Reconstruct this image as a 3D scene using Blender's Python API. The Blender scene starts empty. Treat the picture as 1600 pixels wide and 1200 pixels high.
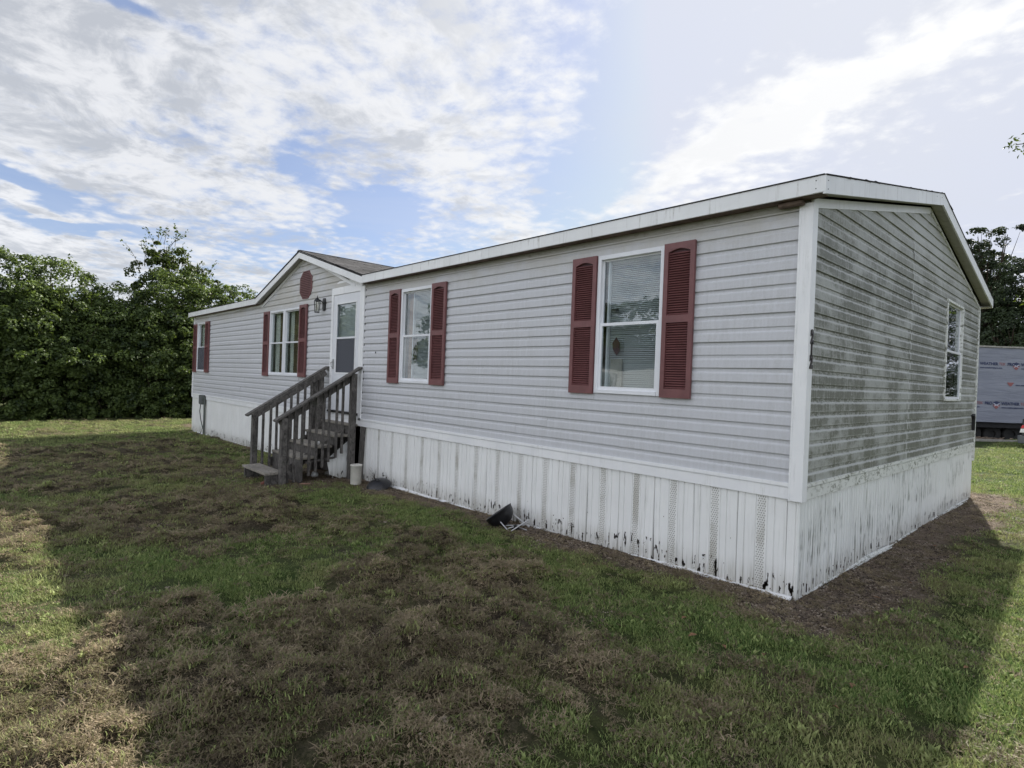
import bpy, bmesh, math, random
import numpy as np
from mathutils import Vector, Matrix

random.seed(7); RNG = np.random.default_rng(7)
scene = bpy.context.scene
COL = scene.collection

# ------------------------------------------------------------------ camera
YAW, PITCH, ROLL = .8198, -.0073, .037
CAM = Vector((1.7593, -4.7841, 1.6445))
fwd = Vector((-math.sin(YAW)*math.cos(PITCH), math.cos(YAW)*math.cos(PITCH), math.sin(PITCH)))
rgt = Vector((math.cos(YAW), math.sin(YAW), 0)); upv = rgt.cross(fwd)
r2 = rgt*math.cos(ROLL)+upv*math.sin(ROLL); u2 = -rgt*math.sin(ROLL)+upv*math.cos(ROLL)
cd = bpy.data.cameras.new('camera'); cam = bpy.data.objects.new('camera', cd); COL.objects.link(cam)
cd.sensor_width = 36; cd.lens = 903.13/1600*36; cd.clip_end = 2000; cd.clip_start = .05
m = Matrix((r2, u2, -fwd)).transposed().to_4x4(); m.translation = CAM; cam.matrix_world = m
scene.camera = cam

# ------------------------------------------------------------------ sky, sun, exposure
SUN = Vector((-.27, 1.24, 1.0)).normalized()
scene.view_settings.view_transform = 'Standard'; scene.view_settings.look = 'None'
scene.view_settings.exposure = 1.0; scene.view_settings.gamma = 1; scene.view_settings.use_curve_mapping = False

class NT:
    """tiny node-graph helper"""
    def __init__(s, tree): s.t = tree; s.n = tree.nodes; s.l = tree.links
    def node(s, typ, **kw):
        n = s.n.new(typ)
        for k, v in kw.items(): setattr(n, k, v)
        return n
    def set(s, sock, v):
        if isinstance(v, bpy.types.NodeSocket): s.l.new(v, sock)
        elif v is not None: sock.default_value = v
    def math(s, op, a, b=None, c=None, clamp=False):
        n = s.node('ShaderNodeMath', operation=op, use_clamp=clamp)
        s.set(n.inputs[0], a)
        if b is not None: s.set(n.inputs[1], b)
        if c is not None: s.set(n.inputs[2], c)
        return n.outputs[0]
    def vmath(s, op, a, b=None, c=None):
        n = s.node('ShaderNodeVectorMath', operation=op); s.set(n.inputs[0], a)
        if b is not None: s.set(n.inputs[1], b)
        if c is not None:
            if op == 'SCALE': pass
            else: s.set(n.inputs[2], c)
        return n.outputs['Value'] if op in ('DOT_PRODUCT', 'LENGTH') else n.outputs[0]
    def scale(s, a, f):
        n = s.node('ShaderNodeVectorMath', operation='SCALE'); s.set(n.inputs[0], a); s.set(n.inputs['Scale'], f); return n.outputs[0]
    def noise(s, vec, scale, detail=4, rough=.55, dist=0, lac=2.0):
        n = s.node('ShaderNodeTexNoise'); s.set(n.inputs['Vector'], vec); s.set(n.inputs['Scale'], scale)
        n.inputs['Detail'].default_value = detail; n.inputs['Roughness'].default_value = rough
        n.inputs['Distortion'].default_value = dist; n.inputs['Lacunarity'].default_value = lac
        return n.outputs['Fac']
    def voro(s, vec, scale, feature='F1', rnd=1.0):
        n = s.node('ShaderNodeTexVoronoi', feature=feature); s.set(n.inputs['Vector'], vec); s.set(n.inputs['Scale'], scale)
        n.inputs['Randomness'].default_value = rnd; return n.outputs['Distance']
    def ramp(s, f, lo, hi, a=0., b=1., smooth=True):
        n = s.node('ShaderNodeMapRange', interpolation_type='SMOOTHSTEP' if smooth else 'LINEAR')
        s.set(n.inputs[0], f); s.set(n.inputs[1], lo); s.set(n.inputs[2], hi); s.set(n.inputs[3], a); s.set(n.inputs[4], b); return n.outputs[0]
    def mix(s, f, a, b, mode='MIX'):
        n = s.node('ShaderNodeMix', data_type='RGBA', blend_type=mode)
        s.set(n.inputs[0], f)
        for k, v in ((6, a), (7, b)):
            if isinstance(v, (tuple, list)): v = (*v[:3], 1)
            s.set(n.inputs[k], v)
        return n.outputs[2]
    def xyz(s, v):
        n = s.node('ShaderNodeSeparateXYZ'); s.set(n.inputs[0], v); return n.outputs
    def comb(s, x, y, z):
        n = s.node('ShaderNodeCombineXYZ'); s.set(n.inputs[0], x); s.set(n.inputs[1], y); s.set(n.inputs[2], z); return n.outputs[0]

world = bpy.data.worlds.new('World'); scene.world = world; world.use_nodes = True
W = NT(world.node_tree); W.n.clear()
WS = 0.1
sky = W.node('ShaderNodeTexSky', sky_type='NISHITA'); sky.sun_disc = False
sky.sun_elevation = math.asin(SUN.z); sky.sun_rotation = math.atan2(SUN.x, SUN.y)
sky.air_density = 1.0; sky.dust_density = 1.2; sky.ozone_density = 1.5
tc = W.node('ShaderNodeTexCoord'); D = W.vmath('NORMALIZE', tc.outputs['Generated'])
dx, dy, dz = W.xyz(D)[:3]
zz = W.math('ADD', W.math('MAXIMUM', dz, 0.0), .10)
q = W.comb(W.math('DIVIDE', dx, zz), W.math('DIVIDE', dy, zz), 0.0)
BLOBS = [
    (0.50, (-0.859, 0.311, 0.407), (1.09, 1.09, 0.24), (-1.09, 1.32, -4.55)),
    (0.05, (-0.951, 0.114, 0.289), (0.82, 2.76, -0.13), (-5.47, -2.24, -18.84)),
    (-0.05, (-0.841, 0.438, 0.317), (3.66, 6.74, -1.15), (-5.94, -1.17, -15.73)),
    (0.7, (-0.975, 0.057, 0.213), (0.78, 14.87, -2.79), (-8.96, -8.74, -41.1)),
    (0.7, (-0.986, 0.047, 0.158), (0.85, 16.66, -2.74), (-6.07, -6.71, -39.02)),
    (0.6, (-0.713, 0.652, 0.26), (9.54, 11.49, -4.57), (-14.87, -2.94, -35.36)),
    (-.15, (-0.944, 0.256, 0.206), (1.64, 3.72, 0.49), (-4.62, 2.08, -26.16)),
    (-1.35, (-0.538, 0.729, 0.423), (4.49, 0.35, 3.92), (7.0, 8.85, -7.54)),
    (-1.7, (-0.969, 0.037, 0.245), (0.5, 10.17, -1.63), (-11.28, -9.65, -45.13)),
    (-1.5, (-0.977, 0.091, 0.191), (1.3, 9.06, -0.31), (-14.12, -7.03, -71.44)),
    (-1.3, (-0.841, 0.474, 0.26), (6.85, 11.08, 0.04), (-7.88, 2.46, -31.94)),
    (-0.8, (-0.871, 0.377, 0.316), (15.77, 31.06, 4.77), (-9.35, 5.38, -33.79)),
    (-1.2, (-0.881, 0.148, 0.449), (3.44, 15.56, 0.53), (-37.07, -10.19, -70.56)),
    (.88, (-0.336, 0.858, 0.389), (3.32, 0.38, 0.74), (7.39, 13.48, -24.61)),
    (.65, (-0.274, 0.869, 0.413), (4.94, 0.35, 1.32), (24.84, 39.58, -67.94)),
    (0.35, (-0.433, 0.824, 0.364), (7.66, 3.33, 0.19), (-0.15, 13.91, -33.01)),
    (-.85, (-0.162, 0.944, 0.286), (6.26, 0.91, -1.19), (-0.07, 2.67, -10.63)),
    (-.6, (-0.321, 0.808, 0.494), (5.15, 2.16, -1.21), (-2.91, 9.76, -18.89)),
    (0.45, (-0.137, 0.956, 0.258), (15.14, 1.45, 0.73), (17.81, 36.68, -128.38)),
]
# the direction is warped a little so that the banks get ragged outlines
wn = W.node('ShaderNodeTexNoise'); W.set(wn.inputs['Vector'], q); wn.inputs['Scale'].default_value = 1.6; wn.inputs['Detail'].default_value = 5
warp = W.scale(W.vmath('SUBTRACT', wn.outputs['Color'], (.5, .5, .5)), .16)
Dw = W.vmath('ADD', D, warp)
bias = None
for w, c, a, b in BLOBS:
    e = W.vmath('SUBTRACT', Dw, c)
    u = W.vmath('DOT_PRODUCT', e, a); v = W.vmath('DOT_PRODUCT', e, b)
    r = W.math('ADD', W.math('MULTIPLY', u, u), W.math('MULTIPLY', v, v))
    g = W.math('MULTIPLY', W.math('EXPONENT', W.math('MULTIPLY', r, -1.2)), w)
    bias = g if bias is None else W.math('ADD', bias, g)
big = W.noise(q, 1.3, 8, .60, .2)
mid = W.noise(q, 5.2, 9, .66, .25)
cell = W.voro(W.vmath('ADD', q, W.scale(warp, .9)), 17, 'SMOOTH_F1')
fine = W.noise(q, 18, 7, .66, .2)
dens = W.math('ADD', W.math('MULTIPLY', big, .9), W.math('MULTIPLY', mid, .75))
dens = W.math('ADD', dens, W.math('MULTIPLY', W.math('SUBTRACT', .42, cell), .50))
dens = W.math('ADD', dens, W.math('MULTIPLY', W.math('SUBTRACT', fine, .5), .62))
dens = W.math('ADD', dens, W.math('MULTIPLY', bias, .62))
dens = W.math('ADD', dens, W.ramp(W.vmath('DOT_PRODUCT', D, tuple(SUN)), .75, .2, .06, .30))
cover = W.ramp(dens, .70, 1.28)
thick = W.ramp(dens, 1.05, 1.75)
sunamt = W.math('MAXIMUM', W.vmath('DOT_PRODUCT', D, tuple(SUN)), 0.0)
glow = W.math('POWER', sunamt, 5.0)
glow2 = W.math('POWER', sunamt, 26.0)
back = W.ramp(W.vmath('DOT_PRODUCT', D, tuple(SUN)), .45, -.55, 1.0, 2.3)   # sky opposite the sun brightened as front-lit cloud, added to fill shaded walls
horizon = W.math('POWER', W.math('SUBTRACT', 1.0, W.math('MAXIMUM', dz, 0.0), clamp=True), 7.0)
# veil of thin high cloud, denser towards the horizon and towards the sun
veil = W.math('ADD', W.math('MULTIPLY', horizon, .42), W.math('MULTIPLY', glow, .52))
veil = W.math('ADD', veil, W.ramp(W.noise(q, .8, 5, .6, 1.0), .35, .8, 0, .30))
veil = W.math('ADD', veil, .12)
veil = W.math('MINIMUM', veil, .93)
K = 1/WS
def kc(r, g, b): return (r*K, g*K, b*K)
base = W.mix(1.0, sky.outputs[0], (.53, .57, .68), 'MULTIPLY')
base = W.vmath('MINIMUM', base, kc(.36, .385, .47))
base = W.mix(veil, base, W.mix(glow, kc(.315, .347, .425), kc(.385, .395, .42)))
shn = W.noise(W.vmath('ADD', W.vmath('ADD', q, W.scale(warp, 2.0)), (3.1, 1.7, 0)), 2.8, 9, .66, .35)
shade = W.math('MULTIPLY', W.ramp(W.math('ADD', shn, W.math('MULTIPLY', thick, .10)), .44, .64), W.ramp(glow, .15, .6, 1.0, .25))
lit = W.mix(glow, kc(.435, .44, .452), kc(.545, .545, .54))
dark = W.mix(glow, kc(.275, .288, .312), kc(.40, .41, .43))
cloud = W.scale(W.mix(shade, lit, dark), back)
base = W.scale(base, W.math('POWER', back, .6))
out = W.mix(W.math('MULTIPLY', cover, .93), base, cloud)
out = W.mix(1.0, out, W.mix(glow2, (0, 0, 0), kc(.02, .02, .018)), 'ADD')
bg = W.node('ShaderNodeBackground'); bg.inputs[1].default_value = WS; W.l.new(out, bg.inputs[0])
wo = W.node('ShaderNodeOutputWorld'); W.l.new(bg.outputs[0], wo.inputs[0])

sd = bpy.data.lights.new('sun', 'SUN'); so = bpy.data.objects.new('sun', sd); COL.objects.link(so)
sd.energy = 4.5; sd.angle = math.radians(.6); sd.color = (1, .955, .87)
so.rotation_euler = SUN.to_track_quat('Z', 'Y').to_euler()

# ------------------------------------------------------------------ helpers
def tag(o, label=None, cat=None, group=None, kind=None):
    if label: o['label'] = label
    if cat: o['category'] = cat
    if group: o['group'] = group
    if kind: o['kind'] = kind
    return o
def thing(name, label, cat, loc=(0, 0, 0), group=None):
    o = bpy.data.objects.new(name, None); COL.objects.link(o); o.location = loc; o.empty_display_size = .2
    return tag(o, label, cat, group)
def link(name, me, mat, parent=None):
    o = bpy.data.objects.new(name, me); COL.objects.link(o)
    if mat is not None and not me.materials: me.materials.append(mat)
    if parent is not None:
        o.parent = parent; o.location = -parent.location if parent.parent is None else (0, 0, 0)
    return o
def FR(u, n, z): return (u, -n, z)        # front wall: u along x, n outwards
def GA(u, n, z): return (n, u, z)         # gable wall: u along y
def BK(u, n, z): return (u, 7.27+n, z)
def LF(u, n, z): return (-17.2-n, u, z)
def ID(x, y, z): return (x, y, z)

class MB:
    def __init__(s, M=ID): s.v = []; s.f = []; s.M = M; s.sm = False
    def poly(s, pts):
        k = len(s.v); s.v += [s.M(*p) for p in pts]; s.f.append(tuple(range(k, k+len(pts)))); return s
    def box(s, a0, a1, b0, b1, c0, c1):
        k = len(s.v)
        s.v += [s.M(x, y, z) for z in (c0, c1) for y in (b0, b1) for x in (a0, a1)]
        for q in ((0, 2, 3, 1), (4, 5, 7, 6), (0, 1, 5, 4), (2, 6, 7, 3), (0, 4, 6, 2), (1, 3, 7, 5)): s.f.append(tuple(k+i for i in q))
        return s
    def bar(s, p0, p1, w, h, up=(0, 0, 1)):
        """rectangular bar between two points"""
        p0 = Vector(p0); p1 = Vector(p1); d = (p1-p0).normalized(); side = d.cross(Vector(up)).normalized(); u = side.cross(d)
        k = len(s.v)
        for p in (p0, p1):
            for a, b in ((-1, -1), (1, -1), (1, 1), (-1, 1)): s.v.append(s.M(*(p+side*a*w/2+u*b*h/2)))
        for q in ((0, 1, 2, 3), (7, 6, 5, 4), (0, 4, 5, 1), (1, 5, 6, 2), (2, 6, 7, 3), (3, 7, 4, 0)): s.f.append(tuple(k+i for i in q))
        return s
    def prism(s, pts, n0, n1):
        """outline in (u,z), extruded along n"""
        k = len(s.v); N = len(pts)
        s.v += [s.M(u, n0, z) for u, z in pts]+[s.M(u, n1, z) for u, z in pts]
        s.f.append(tuple(range(k, k+N))); s.f.append(tuple(range(k+2*N-1, k+N-1, -1)))
        for i in range(N): j = (i+1) % N; s.f.append((k+i, k+j, k+N+j, k+N+i))
        return s
    def tube(s, pts, r, n=8, r1=None, cap=True):
        pts = [Vector(p) for p in pts]; k = len(s.v); L = len(pts); prev = None
        for i, p in enumerate(pts):
            d = (pts[min(i+1, L-1)]-pts[max(i-1, 0)]).normalized()
            a = d.cross(Vector((0, 0, 1)) if abs(d.z) < .95 else Vector((1, 0, 0))).normalized(); b = d.cross(a)
            rr = r if r1 is None else r+(r1-r)*i/(L-1)
            for j in range(n):
                t = 2*math.pi*j/n; s.v.append(s.M(*(p+a*math.cos(t)*rr+b*math.sin(t)*rr)))
        for i in range(L-1):
            for j in range(n):
                j2 = (j+1) % n; s.f.append((k+i*n+j, k+i*n+j2, k+(i+1)*n+j2, k+(i+1)*n+j))
        if cap: s.f.append(tuple(k+j for j in range(n))[::-1]); s.f.append(tuple(k+(L-1)*n+j for j in range(n)))
        return s
    def lathe(s, prof, c, n=24, axis=None):
        """profile (r,z) revolved about the axis through c"""
        k = len(s.v); c = Vector(c); Q = (axis or Vector((0, 0, 1))).to_track_quat('Z', 'Y')
        for r, z in prof:
            for j in range(n):
                t = 2*math.pi*j/n; s.v.append(s.M(*(c+Q @ Vector((r*math.cos(t), r*math.sin(t), z)))))
        for i in range(len(prof)-1):
            for j in range(n):
                j2 = (j+1) % n; s.f.append((k+i*n+j, k+i*n+j2, k+(i+1)*n+j2, k+(i+1)*n+j))
        return s
    def build(s, name, mat, parent=None, bevel=0, smooth=False, recalc=True):
        me = bpy.data.meshes.new(name); me.from_pydata(s.v, [], s.f)
        if recalc or bevel:
            bm = bmesh.new(); bm.from_mesh(me)
            if recalc: bmesh.ops.recalc_face_normals(bm, faces=bm.faces)
            if bevel: bmesh.ops.bevel(bm, geom=bm.edges[:], offset=bevel, segments=1, affect='EDGES', profile=.5)
            bm.to_mesh(me); bm.free()
        if smooth: me.polygons.foreach_set('use_smooth', [True]*len(me.polygons))
        return link(name, me, mat, parent)

# ------------------------------------------------------------------ materials
def newmat(name):
    m = bpy.data.materials.new(name); m.use_nodes = True; T = NT(m.node_tree); T.n.clear()
    T.out = T.node('ShaderNodeOutputMaterial'); T.mat = m
    T.geo = T.node('ShaderNodeNewGeometry'); T.pos = T.geo.outputs['Position']
    return T
def principled(T, col, rough=.6, metal=0, bump=None, bstr=.3, bdist=.004, spec=.5, link=True):
    p = T.node('ShaderNodeBsdfPrincipled')
    if isinstance(col, (tuple, list)): col = (*col[:3], 1)
    T.set(p.inputs['Base Color'], col); T.set(p.inputs['Roughness'], rough); T.set(p.inputs['Metallic'], metal)
    p.inputs['Specular IOR Level'].default_value = spec
    if bump is not None:
        b = T.node('ShaderNodeBump'); b.inputs['Strength'].default_value = bstr; b.inputs['Distance'].default_value = bdist
        T.set(b.inputs['Height'], bump); T.l.new(b.outputs[0], p.inputs['Normal'])
    if link: T.l.new(p.outputs[0], T.out.inputs[0])
    return p
def stretch(T, sx, sy, sz): return T.vmath('MULTIPLY', T.pos, (sx, sy, sz))
MAT = {}
def mk_simple(name, col, rough=.6, metal=0, var=.15, scale=6, spec=.5, streak=(1, 1, 1)):
    T = newmat(name); n = T.noise(stretch(T, *streak), scale, 5, .6)
    c = T.mix(T.ramp(n, .3, .7), tuple(x*(1-var) for x in col), tuple(x*(1+var) for x in col))
    principled(T, c, rough, metal, n, .25, .003, spec); MAT[name] = T.mat; return T.mat

PITCHS = .1143; Z0 = .90
def siding_mat(name, base, dirtcol, dirt, lo_dirt):
    T = newmat(name); x, y, z = T.xyz(T.pos)[:3]
    fr = T.math('FRACT', T.math('DIVIDE', T.math('SUBTRACT', z, Z0), PITCHS))
    if dirt > .3: fr = T.math('ADD', fr, T.math('MULTIPLY', T.math('SUBTRACT', T.noise(stretch(T, 5, 5, 12), 2.0, 5, .7), .5), .34))
    blot = T.noise(stretch(T, 1, 1, 1.6), 1.3, 6, .65)
    strk = T.noise(stretch(T, 18, 18, 1.6), 1.8, 6, .75)
    spk = T.noise(stretch(T, 1, 1, 1), 60, 4, .7)
    c = T.mix(T.ramp(blot, .3, .7), tuple(v*.955 for v in base), tuple(v*1.04 for v in base))
    c = T.mix(T.ramp(fr, .72, .98, 0, .26), c, tuple(v*.62 for v in base))       # grime tone under each lap, painted in to deepen its shadow line
    d = T.math('MULTIPLY', T.ramp(blot, .36, .60, .20 if dirt > .3 else .45, 1.25), T.ramp(strk, .34, .62, .42, 1))
    d = T.math('MULTIPLY', d, T.ramp(spk, .25, .7, .6, 1.1))
    if dirt > .3:   # mildewed face, cleaner cove at the top of each course
        face = T.math('MULTIPLY', T.ramp(fr, .0, .12, .55, 1), T.ramp(fr, .50, .62, 1, .30))
        cut = T.ramp(T.noise(stretch(T, 6, 6, 6), 2.2, 6, .8), .57, .70, 0, .38)
        face = T.math('ADD', face, T.math('MULTIPLY', T.ramp(fr, .66, .80), T.ramp(T.noise(stretch(T, 9, 9, 30), 1.8, 6, .7), .38, .6, .1, 1)))
        lowz = T.ramp(z, 3.6, 2.9, .35, 1.0)
        d = T.math('MULTIPLY', T.math('MULTIPLY', T.math('ADD', T.math('MULTIPLY', d, .95), .18), face), lowz)
        d = T.math('MULTIPLY', d, T.math('SUBTRACT', 1.0, cut))
        seam = T.ramp(T.math('ABSOLUTE', T.math('SUBTRACT', y, T.math('ADD', 3.02, T.math('MULTIPLY', T.noise(stretch(T, 0, 0, 3), 2, 2), .12)))), .012, .035, .30, 1)
        d = T.math('MULTIPLY', d, seam)
    d = T.math('MULTIPLY', d, dirt, clamp=True)
    c = T.mix(d, c, dirtcol)
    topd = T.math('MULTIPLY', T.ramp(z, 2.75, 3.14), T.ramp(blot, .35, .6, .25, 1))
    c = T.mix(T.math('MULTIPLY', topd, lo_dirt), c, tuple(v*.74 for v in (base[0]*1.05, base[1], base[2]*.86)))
    run = T.math('MULTIPLY', T.ramp(T.noise(stretch(T, 16, 16, .7), 1.4, 5, .7), .52, .72), T.ramp(T.noise(stretch(T, 1, 1, 1), .7, 3, .6), .42, .6))
    c = T.mix(T.math('MULTIPLY', run, .20), c, tuple(v*.55 for v in base))
    wav = T.noise(stretch(T, 1, 1, .5), 1.7, 2, .5)
    h = T.math('ADD', T.math('MULTIPLY', wav, 1.0), T.math('MULTIPLY', spk, .05))
    c = T.mix(T.ramp(T.noise(T.pos, 130, 3, .7), .35, .7, 0, .18 if dirt > .3 else .05), c, tuple(v*.4 for v in base))
    principled(T, c, T.ramp(spk, .3, .7, .42, .6), 0, h, .35, .02, .4); MAT[name] = T.mat
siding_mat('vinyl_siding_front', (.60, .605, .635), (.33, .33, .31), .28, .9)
siding_mat('vinyl_siding_gable', (.50, .51, .485), (.135, .138, .108), 1.15, .2)

def white_mat(name, col, dirt=.25, dirtcol=(.22, .21, .17), vert=True, rough=.45):
    T = newmat(name)
    s = T.noise(stretch(T, 14, 14, 1.3) if vert else stretch(T, 9, 9, 14), 1.5, 6, .7)
    b = T.noise(T.pos, 2.2, 5, .6); sp = T.noise(T.pos, 45, 4, .7)
    c = T.mix(T.ramp(b, .3, .7), tuple(v*.94 for v in col), tuple(min(.85, v*1.03) for v in col))
    d = T.math('MULTIPLY', T.ramp(s, .52 if vert else .48, .72 if vert else .64), T.ramp(b, .35, .65, .3, 1)); d = T.math('MULTIPLY', d, T.ramp(sp, .3, .7, .4, 1))
    c = T.mix(T.math('MULTIPLY', d, dirt, clamp=True), c, dirtcol)
    principled(T, c, rough, 0, sp, .12, .003); MAT[name] = T.mat
white_mat('white_trim', (.83, .835, .845), .35)
white_mat('white_trim_dirty', (.72, .73, .70), 1.6, (.12, .125, .09), False)
white_mat('white_metal_fascia', (.78, .785, .785), .85, (.28, .26, .21), True, .4)
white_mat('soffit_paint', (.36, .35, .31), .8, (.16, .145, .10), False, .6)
white_mat('window_vinyl', (.76, .77, .80), .2, (.3, .3, .27), True, .35)

def skirt_mat(name, gable, vent):
    T = newmat(name); x, y, z = T.xyz(T.pos)[:3]
    u = y if gable else x
    gz = T.math('ADD', -.012, T.math('MULTIPLY', T.math('MINIMUM', x, 0.0), .012))
    h = T.math('SUBTRACT', z, gz)
    b = T.noise(T.pos, 2.0, 5, .6); sp = T.noise(T.pos, 50, 4, .7)
    s = T.noise(T.comb(T.math('MULTIPLY', u, 22), 0.0, T.math('MULTIPLY', z, 1.1)), 1.2, 6, .72)
    base = (.84, .84, .825) if not gable else (.78, .79, .775)
    c = T.mix(T.ramp(b, .3, .7), tuple(v*.93 for v in base), base)
    d = T.math('MULTIPLY', T.ramp(s, .50, .74), T.ramp(b, .30, .65, .25, 1))
    c = T.mix(T.math('MULTIPLY', d, .85 if gable else .38, clamp=True), c, (.24, .245, .20))
    if gable:   # dark algae runs
        r = T.math('MULTIPLY', T.ramp(T.noise(T.comb(T.math('MULTIPLY', u, 30), 3.0, T.math('MULTIPLY', z, 1.8)), 1.0, 4, .7), .50, .61),
                   T.ramp(T.noise(T.comb(T.math('MULTIPLY', u, 1.1), 0.0, T.math('MULTIPLY', z, 2.2)), 1.0, 3, .6), .44, .58))
        c = T.mix(T.math('MULTIPLY', r, .80), c, (.055, .06, .045))
    # splash dirt near the ground
    c = T.mix(T.math('MULTIPLY', T.ramp(h, .28, .0), T.ramp(s, .35, .65, .15, .65)), c, (.26, .24, .18))
    if vent:    # perforated strip in the middle of each panel: staggered slots
        uu = T.math('SUBTRACT', T.math('FRACT', T.math('DIVIDE', T.math('SUBTRACT', x, -.085-41*5), .41)), .5)
        strip = T.math('LESS_THAN', T.math('ABSOLUTE', uu), .082)
        row = T.math('MULTIPLY', z, 52.0); ofs = T.math('MULTIPLY', T.math('FLOOR', row), .5)
        cx = T.math('SUBTRACT', T.math('FRACT', T.math('ADD', T.math('MULTIPLY', x, 50.0), ofs)), .5)
        cy = T.math('SUBTRACT', T.math('FRACT', row), .5)
        slot = T.math('LESS_THAN', T.math('ADD', T.math('ABSOLUTE', cx), T.math('ABSOLUTE', cy)), .40)
        stn = T.math('MULTIPLY', strip, T.ramp(T.noise(T.comb(T.math('MULTIPLY', x, 2.4), 0., T.math('MULTIPLY', z, 2)), 1.5, 3, .6), .45, .7, .10, .5))
        c = T.mix(stn, c, (.26, .235, .17))
        c = T.mix(T.math('MULTIPLY', T.math('MULTIPLY', strip, slot), .62), c, (.12, .11, .085))
    p = principled(T, c, .5, 0, sp, .12, .003, link=False)
    # torn, rusted-through places along the foot
    hn = T.noise(T.comb(T.math('MULTIPLY', u, 26), 7.0, T.math('MULTIPLY', z, 7)), 1.0, 3, .65)
    hb = T.noise(T.comb(T.math('MULTIPLY', u, 1.7), 2.0, 0.0), 1.0, 2, .5)
    lim = T.ramp(hb, .34, .60, .07, .21 if not gable else .17)
    hole = T.math('MULTIPLY', T.math('GREATER_THAN', hn, .575), T.math('LESS_THAN', h, lim))
    hn2 = T.noise(T.comb(T.math('MULTIPLY', u, 34), 1.0, T.math('MULTIPLY', z, 16)), 1.0, 3, .6)
    hole = T.math('MAXIMUM', hole, T.math('MULTIPLY', T.math('GREATER_THAN', hn2, .73), T.math('LESS_THAN', h, .55)))
    tr = T.node('ShaderNodeBsdfTransparent'); mx = T.node('ShaderNodeMixShader')
    T.l.new(hole, mx.inputs[0]); T.l.new(p.outputs[0], mx.inputs[1]); T.l.new(tr.outputs[0], mx.inputs[2]); T.l.new(mx.outputs[0], T.out.inputs[0])
    MAT[name] = T.mat
skirt_mat('skirting_plain', False, False); skirt_mat('skirting_vent', False, True); skirt_mat('skirting_gable', True, False)

mk_simple('shutter_red', (.165, .064, .064), .5, 0, .12, 9)
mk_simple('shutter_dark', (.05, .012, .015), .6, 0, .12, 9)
mk_simple('black_enamel', (.012, .012, .014), .28, 0, .2, 8)
mk_simple('black_iron', (.008, .008, .009), .45, 0, .2, 20)
mk_simple('aluminium', (.42, .42, .42), .35, .8, .1, 12)
mk_simple('dark_void', (.01, .01, .01), .9)
mk_simple('blind_vinyl', (.47, .49, .49), .5, 0, .04, 5)
mk_simple('curtain_cloth', (.72, .72, .64), .9, 0, .15, 5, .2, (6, 6, .6))
mk_simple('curtain_brown', (.16, .12, .07), .9, 0, .3, 5, .2, (8, 8, .6))
mk_simple('stud_wood', (.19, .105, .055), .8, 0, .3, 5, .3, (14, 14, 1.2))
mk_simple('interior_paint', (.30, .28, .25), .8)
mk_simple('door_white', (.70, .71, .74), .4, 0, .04, 3)
mk_simple('rust_metal', (.135, .095, .07), .8, .2, .4, 9)
mk_simple('bucket_plastic', (.58, .56, .50), .5, 0, .12, 8)
mk_simple('brick_red', (.16, .055, .04), .9, 0, .3, 20)
mk_simple('pink_stone', (.32, .17, .13), .9, 0, .2, 20)
mk_simple('paper_white', (.7, .7, .68), .8, 0, .1, 14)
mk_simple('concrete', (.30, .29, .26), .9, 0, .2, 9)
mk_simple('numeral_bronze', (.022, .015, .014), .4, .4, .2, 30)
mk_simple('meter_grey', (.10, .11, .10), .6, .2, .2, 12)
mk_simple('vehicle_paint', (.030, .032, .036), .3, .3, .1, 5)
mk_simple('bumper_plastic', (.10, .105, .11), .6, 0, .15, 9)
mk_simple('tyre_rubber', (.015, .015, .015), .8)
mk_simple('lamp_red', (.55, .02, .03), .2, 0, .05); mk_simple('lamp_white', (.75, .74, .72), .2, 0, .03)
mk_simple('print_navy', (.022, .032, .085), .6, 0, .1); mk_simple('print_red', (.24, .085, .085), .6, 0, .1); mk_simple('print_pale', (.45, .47, .55), .6, 0, .05)
mk_simple('steel_beam', (.02, .02, .022), .7, .3, .2, 6)

def wood_mat(name, a, b):
    T = newmat(name); x, y, z = T.xyz(T.pos)[:3]
    tcn = T.node('ShaderNodeTexCoord'); o = tcn.outputs['Object']
    g = T.noise(T.vmath('MULTIPLY', o, (30, 8, 4)), 2.2, 6, .7, 1.2); b2 = T.noise(o, 3, 4, .6)
    c = T.mix(T.ramp(g, .32, .68), a, b); c = T.mix(T.ramp(b2, .45, .75, 0, .55), c, tuple(v*.55 for v in a))
    c = T.mix(T.ramp(T.noise(o, 6, 3, .6), .58, .74, 0, .35), c, (.045, .055, .03))
    principled(T, c, .85, 0, g, .5, .004, .25); MAT[name] = T.mat
wood_mat('weathered_wood', (.050, .046, .043), (.165, .153, .140))
wood_mat('weathered_tread', (.17, .155, .13), (.36, .33, .285))

# shingles
T = newmat('shingle'); oi = T.node('ShaderNodeObjectInfo'); rv = oi.outputs['Random']
n1 = T.noise(T.pos, 90, 3, .7); n2 = T.noise(T.pos, 5, 4, .6)
c = T.mix(rv, (.010, .010, .0105), (.066, .064, .066)); c = T.mix(T.ramp(n2, .4, .7, 0, .4), c, (.040, .037, .037))
principled(T, c, .95, 0, n1, .6, .004, .2); MAT['shingle'] = T.mat
T = newmat('shingle_field'); x, y, z = T.xyz(T.pos)[:3]
n1 = T.noise(T.pos, 90, 3, .7); n2 = T.voro(T.vmath('MULTIPLY', T.pos, (3.3, 7.2, 1)), 1.0)
c = T.mix(T.ramp(n2, .1, .8), (.022, .021, .021), (.060, .057, .056)); principled(T, c, .95, 0, n1, .6, .004, .2); MAT['shingle_field'] = T.mat

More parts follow.
